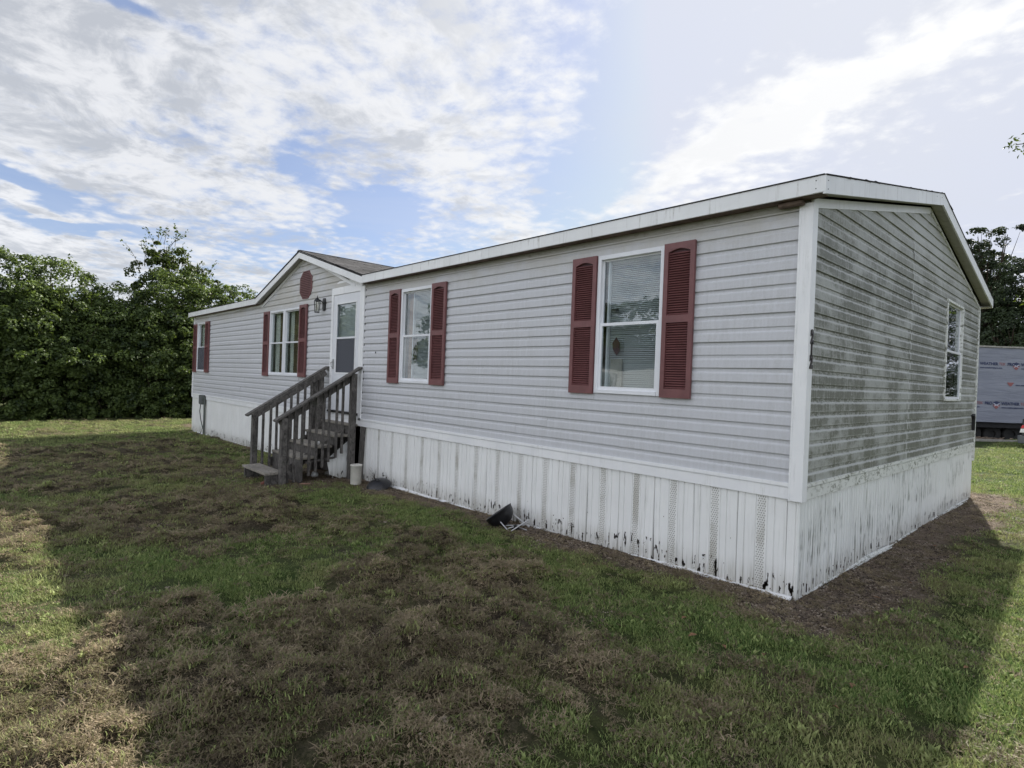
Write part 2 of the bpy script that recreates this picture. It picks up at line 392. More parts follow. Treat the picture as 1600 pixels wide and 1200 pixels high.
# glass: see-through with a fresnel mirror coat
def glass_mat(name, tint, boost):
    T = newmat(name); lw = T.node('ShaderNodeLayerWeight'); lw.inputs['Blend'].default_value = .5; fr = T.math('POWER', lw.outputs['Facing'], 4.2)
    tr = T.node('ShaderNodeBsdfTransparent'); tr.inputs[0].default_value = (*tint, 1)
    gl = T.node('ShaderNodeBsdfGlossy'); gl.inputs['Roughness'].default_value = .015; gl.inputs[0].default_value = (.95, .97, 1, 1)
    b = T.node('ShaderNodeBump'); b.inputs['Strength'].default_value = .10; b.inputs['Distance'].default_value = .02
    T.set(b.inputs['Height'], T.noise(T.pos, 2.0, 2, .5)); T.l.new(b.outputs[0], gl.inputs['Normal'])
    f = T.math('MULTIPLY_ADD', fr, boost, .055, clamp=True)
    mx = T.node('ShaderNodeMixShader'); T.l.new(f, mx.inputs[0]); T.l.new(tr.outputs[0], mx.inputs[1]); T.l.new(gl.outputs[0], mx.inputs[2])
    T.l.new(mx.outputs[0], T.out.inputs[0]); MAT[name] = T.mat
glass_mat('window_glass', (.86, .89, .89), .85)
glass_mat('lamp_glass', (.9, .9, .85), .8)
T = newmat('insect_screen'); df = T.node('ShaderNodeBsdfDiffuse'); df.inputs[0].default_value = (.13, .135, .155, 1)
tr = T.node('ShaderNodeBsdfTransparent'); mx = T.node('ShaderNodeMixShader'); mx.inputs[0].default_value = .62
T.l.new(tr.outputs[0], mx.inputs[1]); T.l.new(df.outputs[0], mx.inputs[2]); T.l.new(mx.outputs[0], T.out.inputs[0]); MAT['insect_screen'] = T.mat

def leaf_mat(name, dk, lt, trans=.35, spec=.35, attr='tint'):
    T = newmat(name); at = T.node('ShaderNodeAttribute', attribute_name=attr); f = at.outputs['Fac']
    c = T.mix(f, dk, lt)
    p = principled(T, c, .5, 0, None, spec=spec, link=False)
    tl = T.node('ShaderNodeBsdfTranslucent'); T.set(tl.inputs[0], T.mix(f, tuple(v*1.0 for v in dk), (lt[0]*1.25, lt[1]*1.25, lt[2]*.7)))
    mx = T.node('ShaderNodeMixShader'); mx.inputs[0].default_value = trans
    T.l.new(p.outputs[0], mx.inputs[1]); T.l.new(tl.outputs[0], mx.inputs[2]); T.l.new(mx.outputs[0], T.out.inputs[0]); MAT[name] = T.mat
leaf_mat('vine_leaf', (.022, .042, .013), (.165, .225, .065), .42)
leaf_mat('dark_leaf', (.016, .026, .012), (.055, .080, .030), .25)
leaf_mat('oak_leaf', (.020, .035, .009), (.10, .14, .02), .35)
mk_simple('bark', (.05, .038, .028), .9, 0, .35, 9, .2, (3, 3, .6))
def blade_mat(name, cols):
    T = newmat(name); at = T.node('ShaderNodeAttribute', attribute_name='tint'); at.attribute_type = 'INSTANCER'
    a2 = T.node('ShaderNodeAttribute', attribute_name='shade')
    c = T.mix(at.outputs['Fac'], cols[0], cols[1]); c = T.mix(a2.outputs['Fac'], c, cols[2])
    p = principled(T, c, .6, 0, None, spec=.25, link=False)
    tl = T.node('ShaderNodeBsdfTranslucent'); T.l.new(c, tl.inputs[0])
    mx = T.node('ShaderNodeMixShader'); mx.inputs[0].default_value = .35
    T.l.new(p.outputs[0], mx.inputs[1]); T.l.new(tl.outputs[0], mx.inputs[2]); T.l.new(mx.outputs[0], T.out.inputs[0]); MAT[name] = T.mat
blade_mat('grass_blade', ((.082, .150, .034), (.25, .23, .11), (.38, .44, .16)))
blade_mat('dry_blade', ((.105, .076, .050), (.46, .36, .245), (.21, .19, .095)))

# ------------------------------------------------------------------ ground
HAY = [[(-6.73, -4.02), (-7.34, -3.23), (-7.5, -2.16), (-5.77, -1.71), (-4.32, -2.26), (-4.23, -2.95), (-4.14, -3.52), (-5.04, -4.02), (-5.81, -4.26)],
 [(-13.74, -4.9), (-13.72, -3.1), (-14.44, -1.53), (-12.03, -.35), (-8.6, -1.6), (-8.0, -2.3), (-9.05, -2.95), (-7.95, -3.72), (-8.47, -4.8)],
 [(-3.66, -1.36), (-2.36, -0.96), (-0.91, -1.65), (-0.13, -2.27), (0.01, -3.07), (-.8, -4.9), (-1.74, -4.37), (-2.3, -3.93), (-2.5, -3.55), (-2.51, -2.77)],
 [(-7.66, -5.2), (-6.77, -4.08), (-4.83, -4.09), (-4.33, -4.35), (-4.43, -5.2)], [(-3.0, -5.2), (-2.48, -4.29), (-1.69, -4.22), (-0.93, -4.4), (-1.0, -5.3)],
 [(-5.14, -1.81), (-5.25, -0.9), (-3.82, -1.09), (-3.46, -1.93), (-3.98, -2.23)], [(-0.12, -1.93), (0.4, -1.82), (0.63, -2.32), (0.27, -2.75)]]
HAYW = [1.0, .75, 1.0, .75, .6, .45, .35]
LUSH = [[(-5.04, -4.02), (-3.94, -3.56), (-3.94, -2.57), (-3.91, -1.69), (-3.15, -1.53), (-2.88, -2.48), (-2.87, -3.45), (-2.89, -4.04), (-3.4, -4.31)],
 [(-4.4, -.35), (-2.38, -0.75), (-0.59, -0.85), (0.43, -0.9), (0.95, -0.32), (0.95, 1.91), (1.3, 4.2), (3, 7), (5, 5), (2, -.5), (1.0, -1.35), (0.27, -1.56), (-1.0, -1.3), (-2.69, -1.05)],
 [(-18.17, -0.78), (-15.77, -0.45), (-10.43, -0.8), (-9.9, -1.62), (-11.78, -1.94)], [(-4.88, -4.9), (-4.33, -4.35), (-2.88, -4.35), (-3.1, -4.9)],
 [(0, 8), (12, 8), (14, 24), (-4, 24)]]
def vnoise(X, Y, s, seed=0):
    """value noise on numpy arrays"""
    x = np.asarray(X)*s+seed*17.3; y = np.asarray(Y)*s+seed*9.1
    xi = np.floor(x).astype(np.int64); yi = np.floor(y).astype(np.int64); fx = x-xi; fy = y-yi
    fx = fx*fx*(3-2*fx); fy = fy*fy*(3-2*fy)
    def h(a, b):
        n = (a*374761393+b*668265263+seed*1442695) & 0x7fffffff; n = ((n ^ (n >> 13))*1274126177) & 0x7fffffff
        return ((n ^ (n >> 16)) & 0xffff)/65535.
    return (h(xi, yi)*(1-fx)+h(xi+1, yi)*fx)*(1-fy)+(h(xi, yi+1)*(1-fx)+h(xi+1, yi+1)*fx)*fy
def fbm(X, Y, s, seed=0, o=4):
    a = 0; w = .5; t = 0
    for i in range(o): a = a+w*vnoise(X, Y, s*2**i, seed+i); t += w; w *= .55
    return a/t
def polymask(X, Y, polys, ws=None, soft=.35):
    out = np.zeros(X.shape)
    for k, P in enumerate(polys):
        P = np.array(P); inside = np.zeros(X.shape, bool); dist = np.full(X.shape, 1e9)
        for i in range(len(P)):
            a = P[i]; b = P[(i+1) % len(P)]
            cond = ((a[1] > Y) != (b[1] > Y))
            with np.errstate(divide='ignore', invalid='ignore'):
                xc = (b[0]-a[0])*(Y-a[1])/(b[1]-a[1]+1e-12)+a[0]
            inside ^= cond & (X < xc)
            ab = b-a; t = np.clip(((X-a[0])*ab[0]+(Y-a[1])*ab[1])/(ab@ab), 0, 1)
            dist = np.minimum(dist, np.hypot(X-a[0]-t*ab[0], Y-a[1]-t*ab[1]))
        sd_ = np.where(inside, dist, -dist)
        out = np.maximum(out, np.clip(sd_/soft+.5, 0, 1)*(ws[k] if ws else 1))
    return out
def masks(X, Y):
    wx = X+(fbm(X, Y, 1.1, 3)-.5)*1.3; wy = Y+(fbm(X, Y, 1.1, 8)-.5)*1.1
    n = fbm(X, Y, 1.6, 21, 5); n2 = fbm(X*.55, Y*1.6, 2.6, 33, 4)
    hay = polymask(wx, wy, HAY, HAYW)
    lush = polymask(wx, wy, LUSH, None, .6)
    amb = np.clip((n-.50)*4, 0, 1)*.65
    hay = np.clip(np.maximum(hay, amb*(1-lush))*np.clip(.2+(n2-.30)*3.4, .12, 1.15), 0, 1)
    # bare dirt: skirt of the house
    dd = np.maximum(np.maximum(-Y, X), np.maximum(-17.6-X, Y-7.27))
    wd = np.where(X > -.3, .72, np.where(X > -8.8, .50+.1*np.sin(X*1.7), .25))
    dirt = np.clip((wd-(dd+(n-.5)*.55))/.22, 0, 1)
    st = np.clip(1.6-np.hypot((X+7.8)/1.25, (Y+.7)/1.05), 0, 1)
    dirt = np.maximum(dirt, np.clip(st+(n-.5), 0, 1))
    dirt = np.maximum(dirt, np.clip(1.5-np.hypot((X+18.9)/.8, (Y-.9)/1.3)*1.2+(n-.5), 0, 1)*.9)
    dirt = np.maximum(dirt, np.clip((.8-np.hypot((X-.9)/1.2, (Y-7.0)/1.2))*2+(n-.5)*2, 0, 1)*.7)
    hay = hay*(1-dirt)
    return hay, lush, dirt, n
def gbase(X): return -.012+.012*np.clip(X, -17.3, 0)
def gheight(X, Y, hay=None):
    if hay is None: hay = masks(X, Y)[0]
    near = np.clip(1-(np.hypot(X-1, Y+3)-25)/20, 0, 1)
    lum = fbm(X, Y, 3.2, 5, 3); small = fbm(X, Y, 11, 15, 2)
    z = gbase(X)+near*((fbm(X, Y, .6, 12, 3)-.5)*.04*np.clip(-Y/1.5, 0, 1)+(small-.5)*.012+hay*(np.clip(lum-.36, 0, 1)*.24+np.clip(fbm(X, Y, 9.5, 71, 3)-.42, 0, 1)*.24))
    return z
def axis(lo, hi, fl, fh, fine, grow=1.25):
    a = list(np.arange(fl, fh, fine)); s = fine; v = fh
    while v < hi: a.append(v); s *= grow; v += s
    a.append(hi); s = fine; v = fl-fine; b = []
    while v > lo: b.append(v); s *= grow; v -= s
    b.append(lo); return np.array(b[::-1]+a)
xs = axis(-250, 250, -16, 3.5, .07, 1.12); ys = axis(-250, 300, -6.5, 1.2, .07, 1.09)
GX, GY = np.meshgrid(xs, ys); hay, lush, dirt, nn = masks(GX, GY); GZ = gheight(GX, GY, hay)
nx, ny = len(xs), len(ys)
me = bpy.data.meshes.new('ground')
V = np.stack([GX, GY, GZ], -1).reshape(-1, 3)
i = np.arange(nx*ny).reshape(ny, nx); F = np.stack([i[:-1, :-1], i[:-1, 1:], i[1:, 1:], i[1:, :-1]], -1).reshape(-1, 4)
me.vertices.add(len(V)); me.vertices.foreach_set('co', V.ravel()); me.loops.add(F.size); me.loops.foreach_set('vertex_index', F.ravel().astype(np.int32))
me.polygons.add(len(F)); me.polygons.foreach_set('loop_start', np.arange(0, F.size, 4).astype(np.int32)); me.polygons.foreach_set('use_smooth', np.ones(len(F), bool))
me.update()
ca = me.color_attributes.new('cover', 'FLOAT_COLOR', 'POINT')
ca.data.foreach_set('color', np.stack([hay, lush, dirt, nn], -1).reshape(-1).astype(np.float32))
T = newmat('lawn_ground'); at = T.node('ShaderNodeAttribute', attribute_name='cover'); R_, G_, B_ = T.xyz(at.outputs['Vector'])[:3]
f1 = T.noise(T.pos, 55, 5, .7); f2 = T.noise(T.pos, 9, 5, .65); f3 = T.noise(T.pos, 160, 3, .7)
gr = T.mix(T.ramp(f2, .3, .7), (.024, .032, .010), (.075, .085, .030)); gr = T.mix(T.math('MULTIPLY', G_, .6), gr, (.036, .066, .014))
hy = T.mix(T.ramp(f1, .3, .7), (.016, .013, .010), (.12, .095, .065))
dr = T.mix(T.ramp(f1, .3, .75), (.085, .064, .048), (.26, .20, .15)); dr = T.mix(T.ramp(f2, .58, .72, 0, .75), dr, (.33, .27, .21))
c = T.mix(R_, gr, hy); c = T.mix(B_, c, dr)
dr2 = T.ramp(T.voro(T.pos, 38), .0, .22, 1, 0)
c = T.mix(T.math('MULTIPLY', T.math('MULTIPLY', B_, dr2), T.ramp(f2, .45, .65, 0, .7)), c, (.40, .33, .26))
hb = T.math('ADD', f1, T.math('MULTIPLY', f3, .5))
principled(T, c, .95, 0, hb, .9, .02, .1); me.materials.append(T.mat)
ground = bpy.data.objects.new('ground', me); COL.objects.link(ground); tag(ground, 'mown lawn with brown dried clippings and bare dirt along the home', None, None, 'structure')

# blade tufts, scattered by geometry nodes
def tuft(name, nb, rad, hmin, hmax, w, lay, seed, mat):
    rg = np.random.default_rng(seed); v = []; f = []; sh = []
    for b in range(nb):
        a = rg.uniform(0, 2*math.pi); r = rad*math.sqrt(rg.uniform()); px, py = r*math.cos(a), r*math.sin(a)
        h = rg.uniform(hmin, hmax); th = rg.uniform(0, 2*math.pi); lean = rg.uniform(.2, 1.0)*lay
        d = np.array([math.cos(th), math.sin(th)]); s = np.array([-d[1], d[0]])*w*rg.uniform(.7, 1.3)/2
        z0 = rg.uniform(0, .5)*rad*.35 if lay > 1.5 else 0
        k = len(v)
        p0 = (px, py, z0-.004); m1 = (px+d[0]*lean*h*.35, py+d[1]*lean*h*.35, z0+h*.6/(1+lay*.8)); p2 = (px+d[0]*lean*h, py+d[1]*lean*h, z0+(h*1.0 if lay < 1.2 else h*.35)/(1+lay*.5))
        v += [(p0[0]-s[0], p0[1]-s[1], p0[2]), (p0[0]+s[0], p0[1]+s[1], p0[2]), (m1[0]+s[0]*.8, m1[1]+s[1]*.8, m1[2]), (m1[0]-s[0]*.8, m1[1]-s[1]*.8, m1[2]), p2]
        f += [(k, k+1, k+2, k+3), (k+3, k+2, k+4)]; q_ = rg.uniform(0, 1)**1.5; sh += [q_]*5
    me = bpy.data.meshes.new(name); me.from_pydata(v, [], f); a = me.attributes.new('shade', 'FLOAT', 'POINT'); a.data.foreach_set('value', sh)
    me.materials.append(mat); return bpy.data.objects.new(name, me)
def scatter(name, label, pts, rot, scl, tint, kind, protos):
    me = bpy.data.meshes.new(name); me.from_pydata(pts.tolist(), [], [])
    for nm, ty, dat in (('rot', 'FLOAT_VECTOR', rot), ('scl', 'FLOAT', scl), ('tint', 'FLOAT', tint), ('pick', 'INT', kind)):
        a = me.attributes.new(nm, ty, 'POINT'); a.data.foreach_set('vector' if ty == 'FLOAT_VECTOR' else 'value', dat.ravel())
    o = bpy.data.objects.new(name, me); COL.objects.link(o); tag(o, label, None, None, 'stuff')
    ng = bpy.data.node_groups.new(name, 'GeometryNodeTree')
    ng.interface.new_socket('Geometry', in_out='INPUT', socket_type='NodeSocketGeometry'); ng.interface.new_socket('Geometry', in_out='OUTPUT', socket_type='NodeSocketGeometry')
    N = ng.nodes; L = ng.links; gi = N.new('NodeGroupInput'); go = N.new('NodeGroupOutput')
    iop = N.new('GeometryNodeInstanceOnPoints'); jn = N.new('GeometryNodeGeometryToInstance')
    for p in reversed(protos):
        oi = N.new('GeometryNodeObjectInfo'); oi.inputs['Object'].default_value = p; oi.inputs['As Instance'].default_value = True; L.new(oi.outputs['Geometry'], jn.inputs[0])
    def attr(nm, ty):
        a = N.new('GeometryNodeInputNamedAttribute'); a.data_type = ty; a.inputs['Name'].default_value = nm; return a.outputs['Attribute']
    L.new(gi.outputs[0], iop.inputs['Points']); L.new(jn.outputs[0], iop.inputs['Instance']); iop.inputs['Pick Instance'].default_value = True
    L.new(attr('pick', 'INT'), iop.inputs['Instance Index']); L.new(attr('rot', 'FLOAT_VECTOR'), iop.inputs['Rotation']); L.new(attr('scl', 'FLOAT'), iop.inputs['Scale'])
    L.new(iop.outputs[0], go.inputs[0]); md = o.modifiers.new('scatter', 'NODES'); md.node_group = ng; return o

def gen_points(dens_fn, cell, x0, x1, y0, y1):
    X, Y = np.meshgrid(np.arange(x0, x1, cell), np.arange(y0, y1, cell)); X = X.ravel()+RNG.uniform(0, cell, X.size); Y = Y.ravel()+RNG.uniform(0, cell, Y.size)
    keep = RNG.uniform(size=X.size) < dens_fn(X, Y)*cell*cell; return X[keep], Y[keep]
def visible(X, Y, margin=.12):
    ex = X-CAM.x; ey = Y-CAM.y; f_ = ex*fwd.x+ey*fwd.y; s_ = ex*rgt.x+ey*rgt.y
    inh = (X > -17.15) & (X < -.03) & (Y > .03) & (Y < 7.24)
    beh = (X < -.1) & (Y > 7.3) & (Y > 1.9*(-X)+7.2)
    return (f_ > .8) & (np.abs(s_) < f_*(.886+margin)+.5) & ~inh & ~((X < -.3) & (Y > 7.3) & ~beh) & ~((X < -21.6))
def density(X, Y):
    d = np.hypot(X-CAM.x, Y-CAM.y); return visible(X, Y)*np.clip(2600*np.exp(-d/4.8), 60, 1180)
def clot(X, Y): return np.clip((fbm(X, Y, 9.5, 71, 3)-.48)*5.5+.5, 0, 1)
gx, gy = gen_points(density, .029, -22, 1.5, -9, 3); gx2, gy2 = gen_points(density, .06, -1.5, 14, -3.5, 26)
m2 = ~((gx2 < 1.5) & (gy2 < 3)); gx = np.concatenate([gx, gx2[m2]]); gy = np.concatenate([gy, gy2[m2]])
hm, lm, dm, nm_ = masks(gx, gy)
ck = clot(gx, gy); pg = np.clip(1-hm*.72-dm*1.05+lm*.15, 0.0, 1)*np.clip(.22+ck*.9, 0, 1); pick_g = RNG.uniform(size=gx.size) < pg
dist = np.hypot(gx-CAM.x, gy-CAM.y)
X, Y = gx[pick_g], gy[pick_g]; H_, L_ = hm[pick_g], lm[pick_g]; DD = dist[pick_g]
z = gheight(X, Y, H_)
grass_protos = [tuft('tuft_a', 24, .075, .018, .042, .0052, .9, 1, MAT['grass_blade']), tuft('tuft_b', 22, .07, .014, .034, .0062, 1.1, 2, MAT['grass_blade']), tuft('tuft_c', 28, .085, .02, .05, .0046, 1.0, 3, MAT['grass_blade']), tuft('broad_weed', 15, .05, .030, .050, .020, 1.15, 4, MAT['grass_blade'])]
big_n = fbm(X, Y, 1.3, 44, 4)
tint = np.clip(.50+(big_n-.5)*2.6-L_*.34+H_*.30+RNG.normal(0, .20, X.size), 0, 1)
print('grass tufts', X.size)
scatter('lawn_grass', 'short mown green and yellowing grass of the lawn', np.stack([X, Y, z], -1), np.stack([RNG.normal(0, .08, X.size), RNG.normal(0, .08, X.size), RNG.uniform(0, 6.28, X.size)], -1),
        RNG.uniform(.48, .88, X.size)*(1+np.clip(DD-5, 0, 14)*.08)*np.where(L_ > .5, 1.1, .95)*(.55+.80*ck[pick_g]), tint, np.where(RNG.uniform(size=X.size) < .035, 3, RNG.integers(0, 3, X.size)), grass_protos)
ph = np.clip(hm*1.7+dm*.42+.06, 0, 1)*np.clip(.20+ck*1.1, 0, 1); pick_h = RNG.uniform(size=gx.size) < ph
X, Y = gx[pick_h], gy[pick_h]; H_ = hm[pick_h]; DD = dist[pick_h]; z = gheight(X, Y, H_)+.004
dry_protos = [tuft('dry_a', 34, .060, .014, .042, .0056, 1.9, 11, MAT['dry_blade']), tuft('dry_b', 30, .065, .018, .055, .0046, 2.2, 12, MAT['dry_blade']), tuft('dry_c', 36, .055, .012, .034, .0064, 1.7, 13, MAT['dry_blade'])]
clump_n = fbm(X, Y, 4.0, 61, 3)
print('dry tufts', X.size)
scatter('dry_clippings', 'matted brown dried grass clippings lying in heaps on the lawn', np.stack([X, Y, z], -1), np.stack([RNG.normal(0, .25, X.size), RNG.normal(0, .25, X.size), RNG.uniform(0, 6.28, X.size)], -1),
        RNG.uniform(.42, .95, X.size)*(1-.35*dm[pick_h])*(.45+.55*np.clip(clump_n, 0, 1)+.55*ck[pick_h])*(1+np.clip(DD-6, 0, 14)*.05), np.clip(.42+(fbm(X, Y, 3.0, 90, 4)-.5)*1.6+RNG.normal(0, .28, X.size), 0, 1), RNG.integers(0, 3, X.size), dry_protos)

def crumb(name, n, seed, mat):
    rg = np.random.default_rng(seed); v = []; f = []
    for i in range(n):
        c_ = np.array([rg.uniform(-.08, .08), rg.uniform(-.08, .08), 0]); r = rg.uniform(.003, .012); k = len(v)
        for d in ((1, 0, 0), (0, 1, 0), (-1, 0, 0), (0, -1, 0), (0, 0, .8), (0, 0, -.6)): v.append(tuple(c_+np.array(d)*r*rg.uniform(.6, 1.3)))
        f += [(k, k+1, k+4), (k+1, k+2, k+4), (k+2, k+3, k+4), (k+3, k, k+4)]
    me = bpy.data.meshes.new(name); me.from_pydata(v, [], f); a = me.attributes.new('shade', 'FLOAT', 'POINT'); a.data.foreach_set('value', [0.0]*len(v)); me.materials.append(mat); return bpy.data.objects.new(name, me)
blade_mat('soil_crumb', ((.05, .036, .026), (.42, .35, .27), (.1, .08, .06)))
pick_d = RNG.uniform(size=gx.size) < np.clip(dm*.55-.05, 0, .5)*(dist < 16)
X, Y = gx[pick_d], gy[pick_d]; z = gheight(X, Y, hm[pick_d])+.002
scatter('soil_crumbs', 'crumbs of soil and small stones on the bare dirt beside the home', np.stack([X, Y, z], -1), np.stack([0*X, 0*X, RNG.uniform(0, 6.28, X.size)], -1), RNG.uniform(.5, 1.3, X.size), RNG.uniform(0, 1, X.size)**2.2, RNG.integers(0, 2, X.size), [crumb('crumb_a', 12, 1, MAT['soil_crumb']), crumb('crumb_b', 7, 2, MAT['soil_crumb'])])

# ------------------------------------------------------------------ the mobile home
home = thing('mobile_home', 'long pale grey vinyl-sided mobile home with red shutters and white skirting', 'mobile home')
ZW = 3.14; L0 = -17.2; WY = 7.27; PK = 3.70; RS = .21
def rake(y): return ZW+RS*(y if y < PK else 2*PK-y)-.0
DC, DZ = -9.43, 3.93           # dormer gable peak on the wall
DL, DR = -11.75, -7.12
# openings on the front wall: (u0,u1,z0,z1)
WIN_F = [(-2.08, -1.28, 1.54, 2.965), (-5.87, -5.05, 1.54, 2.955), (-11.20, -10.41, 1.55, 2.95), (-10.395, -9.60, 1.55, 2.95), (-16.80, -15.98, 1.55, 2.95)]
DOOR = (-8.22, -7.16, .90, 3.17)
WIN_G = [(4.86, 5.95, 1.575, 2.965)]
PROF = [(0.0, .004), (-.0015, .0180), (.003, .0195), (.064, .0175), (.071, .0160), (.084, .0070), (.1143, .0062)]
def siding_course(M, z, zt, segs, lim0, lim1, mat, name='siding_panel', zs=-9):
    """segs: list of (a,b) in u; lim0/lim1: functions of z giving the end positions allowed (raked ends)"""
    for a, b in segs:
        n = max(1, int((b-a)/.9)); prof = []
        for (da, oa), (db, ob) in zip(PROF[:-1], PROF[1:]):
            za_, zb_ = z+da, z+db
            if zb_ < zs and db > 0 or za_ > zt: continue
            if za_ < zs: oa = oa+(ob-oa)*(zs-za_)/max(1e-6, zb_-za_); za_ = zs
            if zb_ > zt: ob = oa+(ob-oa)*(zt-za_)/max(1e-6, zb_-za_); zb_ = zt
            if not prof: prof.append((za_, oa))
            prof.append((zb_, ob))
        if len(prof) < 2: continue
        v = []; f = []; lapo = random.choice((0, .0022)); sag = [random.gauss(0, .0013) for _ in range(n+1)]; bow = [random.gauss(0, .0015) for _ in range(n+1)]
        for zz_, o in prof:
            ra = max(a, lim0(zz_)); rb = min(b, lim1(zz_))
            if rb-ra < .004: rb = ra+.004
            for k in range(n+1): v.append(M(ra+(rb-ra)*k/n, o+bow[k]+lapo, zz_+sag[k]))
        for r in range(len(prof)-1):
            for k in range(n): q_ = r*(n+1)+k; f.append((q_, q_+1, q_+n+2, q_+n+1))
        me = bpy.data.meshes.new(name); me.from_pydata(v, [], f)
        if M in (GA, LF): me.flip_normals()
        link(name, me, mat, home)
def cut(a, b, ops, z, zt):
    segs = [(a, b)]
    for o in ops:
        if o[2] < zt-.001 and o[3] > z+.008:
            ns = []
            for s in segs:
                if o[1] <= s[0] or o[0] >= s[1]: ns.append(s); continue
                if o[0]-s[0] > .02: ns.append((s[0], o[0]))
                if s[1]-o[1] > .02: ns.append((o[1], s[1]))
            segs = ns
    return segs
def breaks(segs, L, z, stagger):
    out = []
    for a, b in segs:
        x = a
        while b-x > L*1.35:
            nx_ = x+L*(.75+.5*random.random()) if stagger else x+L
            out.append((x, nx_+.001)); x = nx_
        out.append((x, b))
    return out
NEG = lambda z: -99.; POS = lambda z: 99.
def patches(M, z, ops, mat):
    for o in ops:       # short pieces above and below each opening
        if z+.008 < o[2] < z+PITCHS: siding_course(M, z, o[2], [(o[0], o[1])], NEG, POS, mat)
        if z+.008 < o[3] < z+PITCHS-.008: siding_course(M, z, z+PITCHS+.001, [(o[0], o[1])], NEG, POS, mat, zs=o[3])
k = 0
while True:
    z = Z0+k*PITCHS
    if z > DZ: break
    zt = z+PITCHS+.001
    patches(FR, z, WIN_F, MAT['vinyl_siding_front'])
    if z < ZW-.02:
        segs = cut(L0+.06, -.072, WIN_F+[DOOR], z, z+PITCHS)
        segs2 = []
        for a, b in segs:   # the run is split at the dormer so that the upper courses can be raked
            segs2.append((a, b))
        if zt > ZW:
            segs2 = cut(L0+.06, -.072, WIN_F+[DOOR, (DL+.02, DR-.02, 0, 9)], z, z+PITCHS)
            siding_course(FR, z, ZW, breaks(segs2, 4, z, 1), NEG, POS, MAT['vinyl_siding_front'])
            siding_course(FR, z, 9, [(DL+.02, DOOR[0])], lambda q: DC-(DZ-q)*(DC-DL)/(DZ-ZW+.1), POS, MAT['vinyl_siding_front'])
        else: siding_course(FR, z, zt, breaks(segs2, 4, z, 1), NEG, POS, MAT['vinyl_siding_front'])
    else:
        l = lambda q: DC-(DZ-q)*(DC-DL)/(DZ-ZW+.1); r = lambda q: DC+(DZ-q)*(DR-DC)/(DZ-ZW+.1)
        for s in cut(DL, DR, [DOOR], z, z+PITCHS): siding_course(FR, z, DZ, [s], l, r, MAT['vinyl_siding_front'])
    k += 1
k = 0
while True:
    z = Z0+k*PITCHS
    if z > ZW+RS*PK-.04: break
    zt = z+PITCHS+.001
    patches(GA, z, WIN_G, MAT['vinyl_siding_gable'])
    segs = cut(.072, WY-.03, WIN_G, z, z+PITCHS)
    seg3 = []
    for a, b in segs:
        if a < 3.02 < b and z < 3.6:
            c_ = 3.02+random.uniform(-.03, .03); seg3 += [(a, c_), (c_+.002, b)]
        else: seg3.append((a, b))
    l = lambda q: (q-ZW)/RS+.05; r = lambda q: 2*PK-(q-ZW)/RS-.05
    siding_course(GA, z, 9, seg3, l if z > ZW-.12 else NEG, r if z > ZW-.12 else POS, MAT['vinyl_siding_gable'])
    # hidden walls get full-length courses
    if z < ZW:
        siding_course(BK, z, ZW+.02, [(L0+.03, -8.6), (-8.6, -.03)], NEG, POS, MAT['vinyl_siding_front'])
    siding_course(LF, z, 9, [(.03, WY-.03)], l if z > ZW-.12 else NEG, r if z > ZW-.12 else POS, MAT['vinyl_siding_front'])
    k += 1
# sheathing behind the siding, with real openings
def sheath(M, u0, u1, ops, ztop, name='wall_sheathing'):
    m_ = MB(M); us = sorted({u0, u1, *[o[0] for o in ops], *[o[1] for o in ops]})
    for a, b in zip(us[:-1], us[1:]):
        zs = [(.80, ztop)]
        for o in ops:
            if o[0] <= a+1e-6 and o[1] >= b-1e-6:
                zs = [(.80, o[2]), (o[3], ztop)]
        for z0, z1 in zs:
            if z1-z0 > .01: m_.box(a, b, -.10, -.002, z0, z1)
    m_.build(name, MAT['interior_paint'], home)
sheath(FR, L0+.01, -.01, WIN_F+[DOOR], 3.19); sheath(GA, .11, WY-.11, WIN_G, 3.10); sheath(BK, L0+.01, -.01, [], 3.10); sheath(LF, .11, WY-.11, [], 3.10)
for M in (GA, LF):
    MB(M).prism([(.02, 3.101), (WY-.02, 3.101), (WY-.02, 3.13), (PK, ZW+RS*PK-.03), (.02, 3.13)], -.10, -.004).build('wall_sheathing', MAT['interior_paint'], home)
MB(FR).prism([(DL, 3.192), (DR, 3.192), (DC, DZ)], -.10, -.004).build('wall_sheathing', MAT['interior_paint'], home)
MB().box(L0+.02, -.02, .02, WY-.02, .80, .88).build('floor_deck', MAT['steel_beam'], home)
MB().box(L0+.12, -.12, .12, WY-.12, 3.05, 3.07).build('ceiling_board', MAT['interior_paint'], home)
m_ = MB()
for x in (-4.4, -9.0, -13.5): m_.box(x-.04, x+.04, .12, WY-.12, .88, 3.05)
m_.box(L0+.12, -.12, 3.6, 3.68, .88, 3.05); m_.build('partition_wall', MAT['interior_paint'], home)

# trim
def strip(name, M, mat, *b, bevel=0): return MB(M).box(*b).build(name, mat, home, bevel)
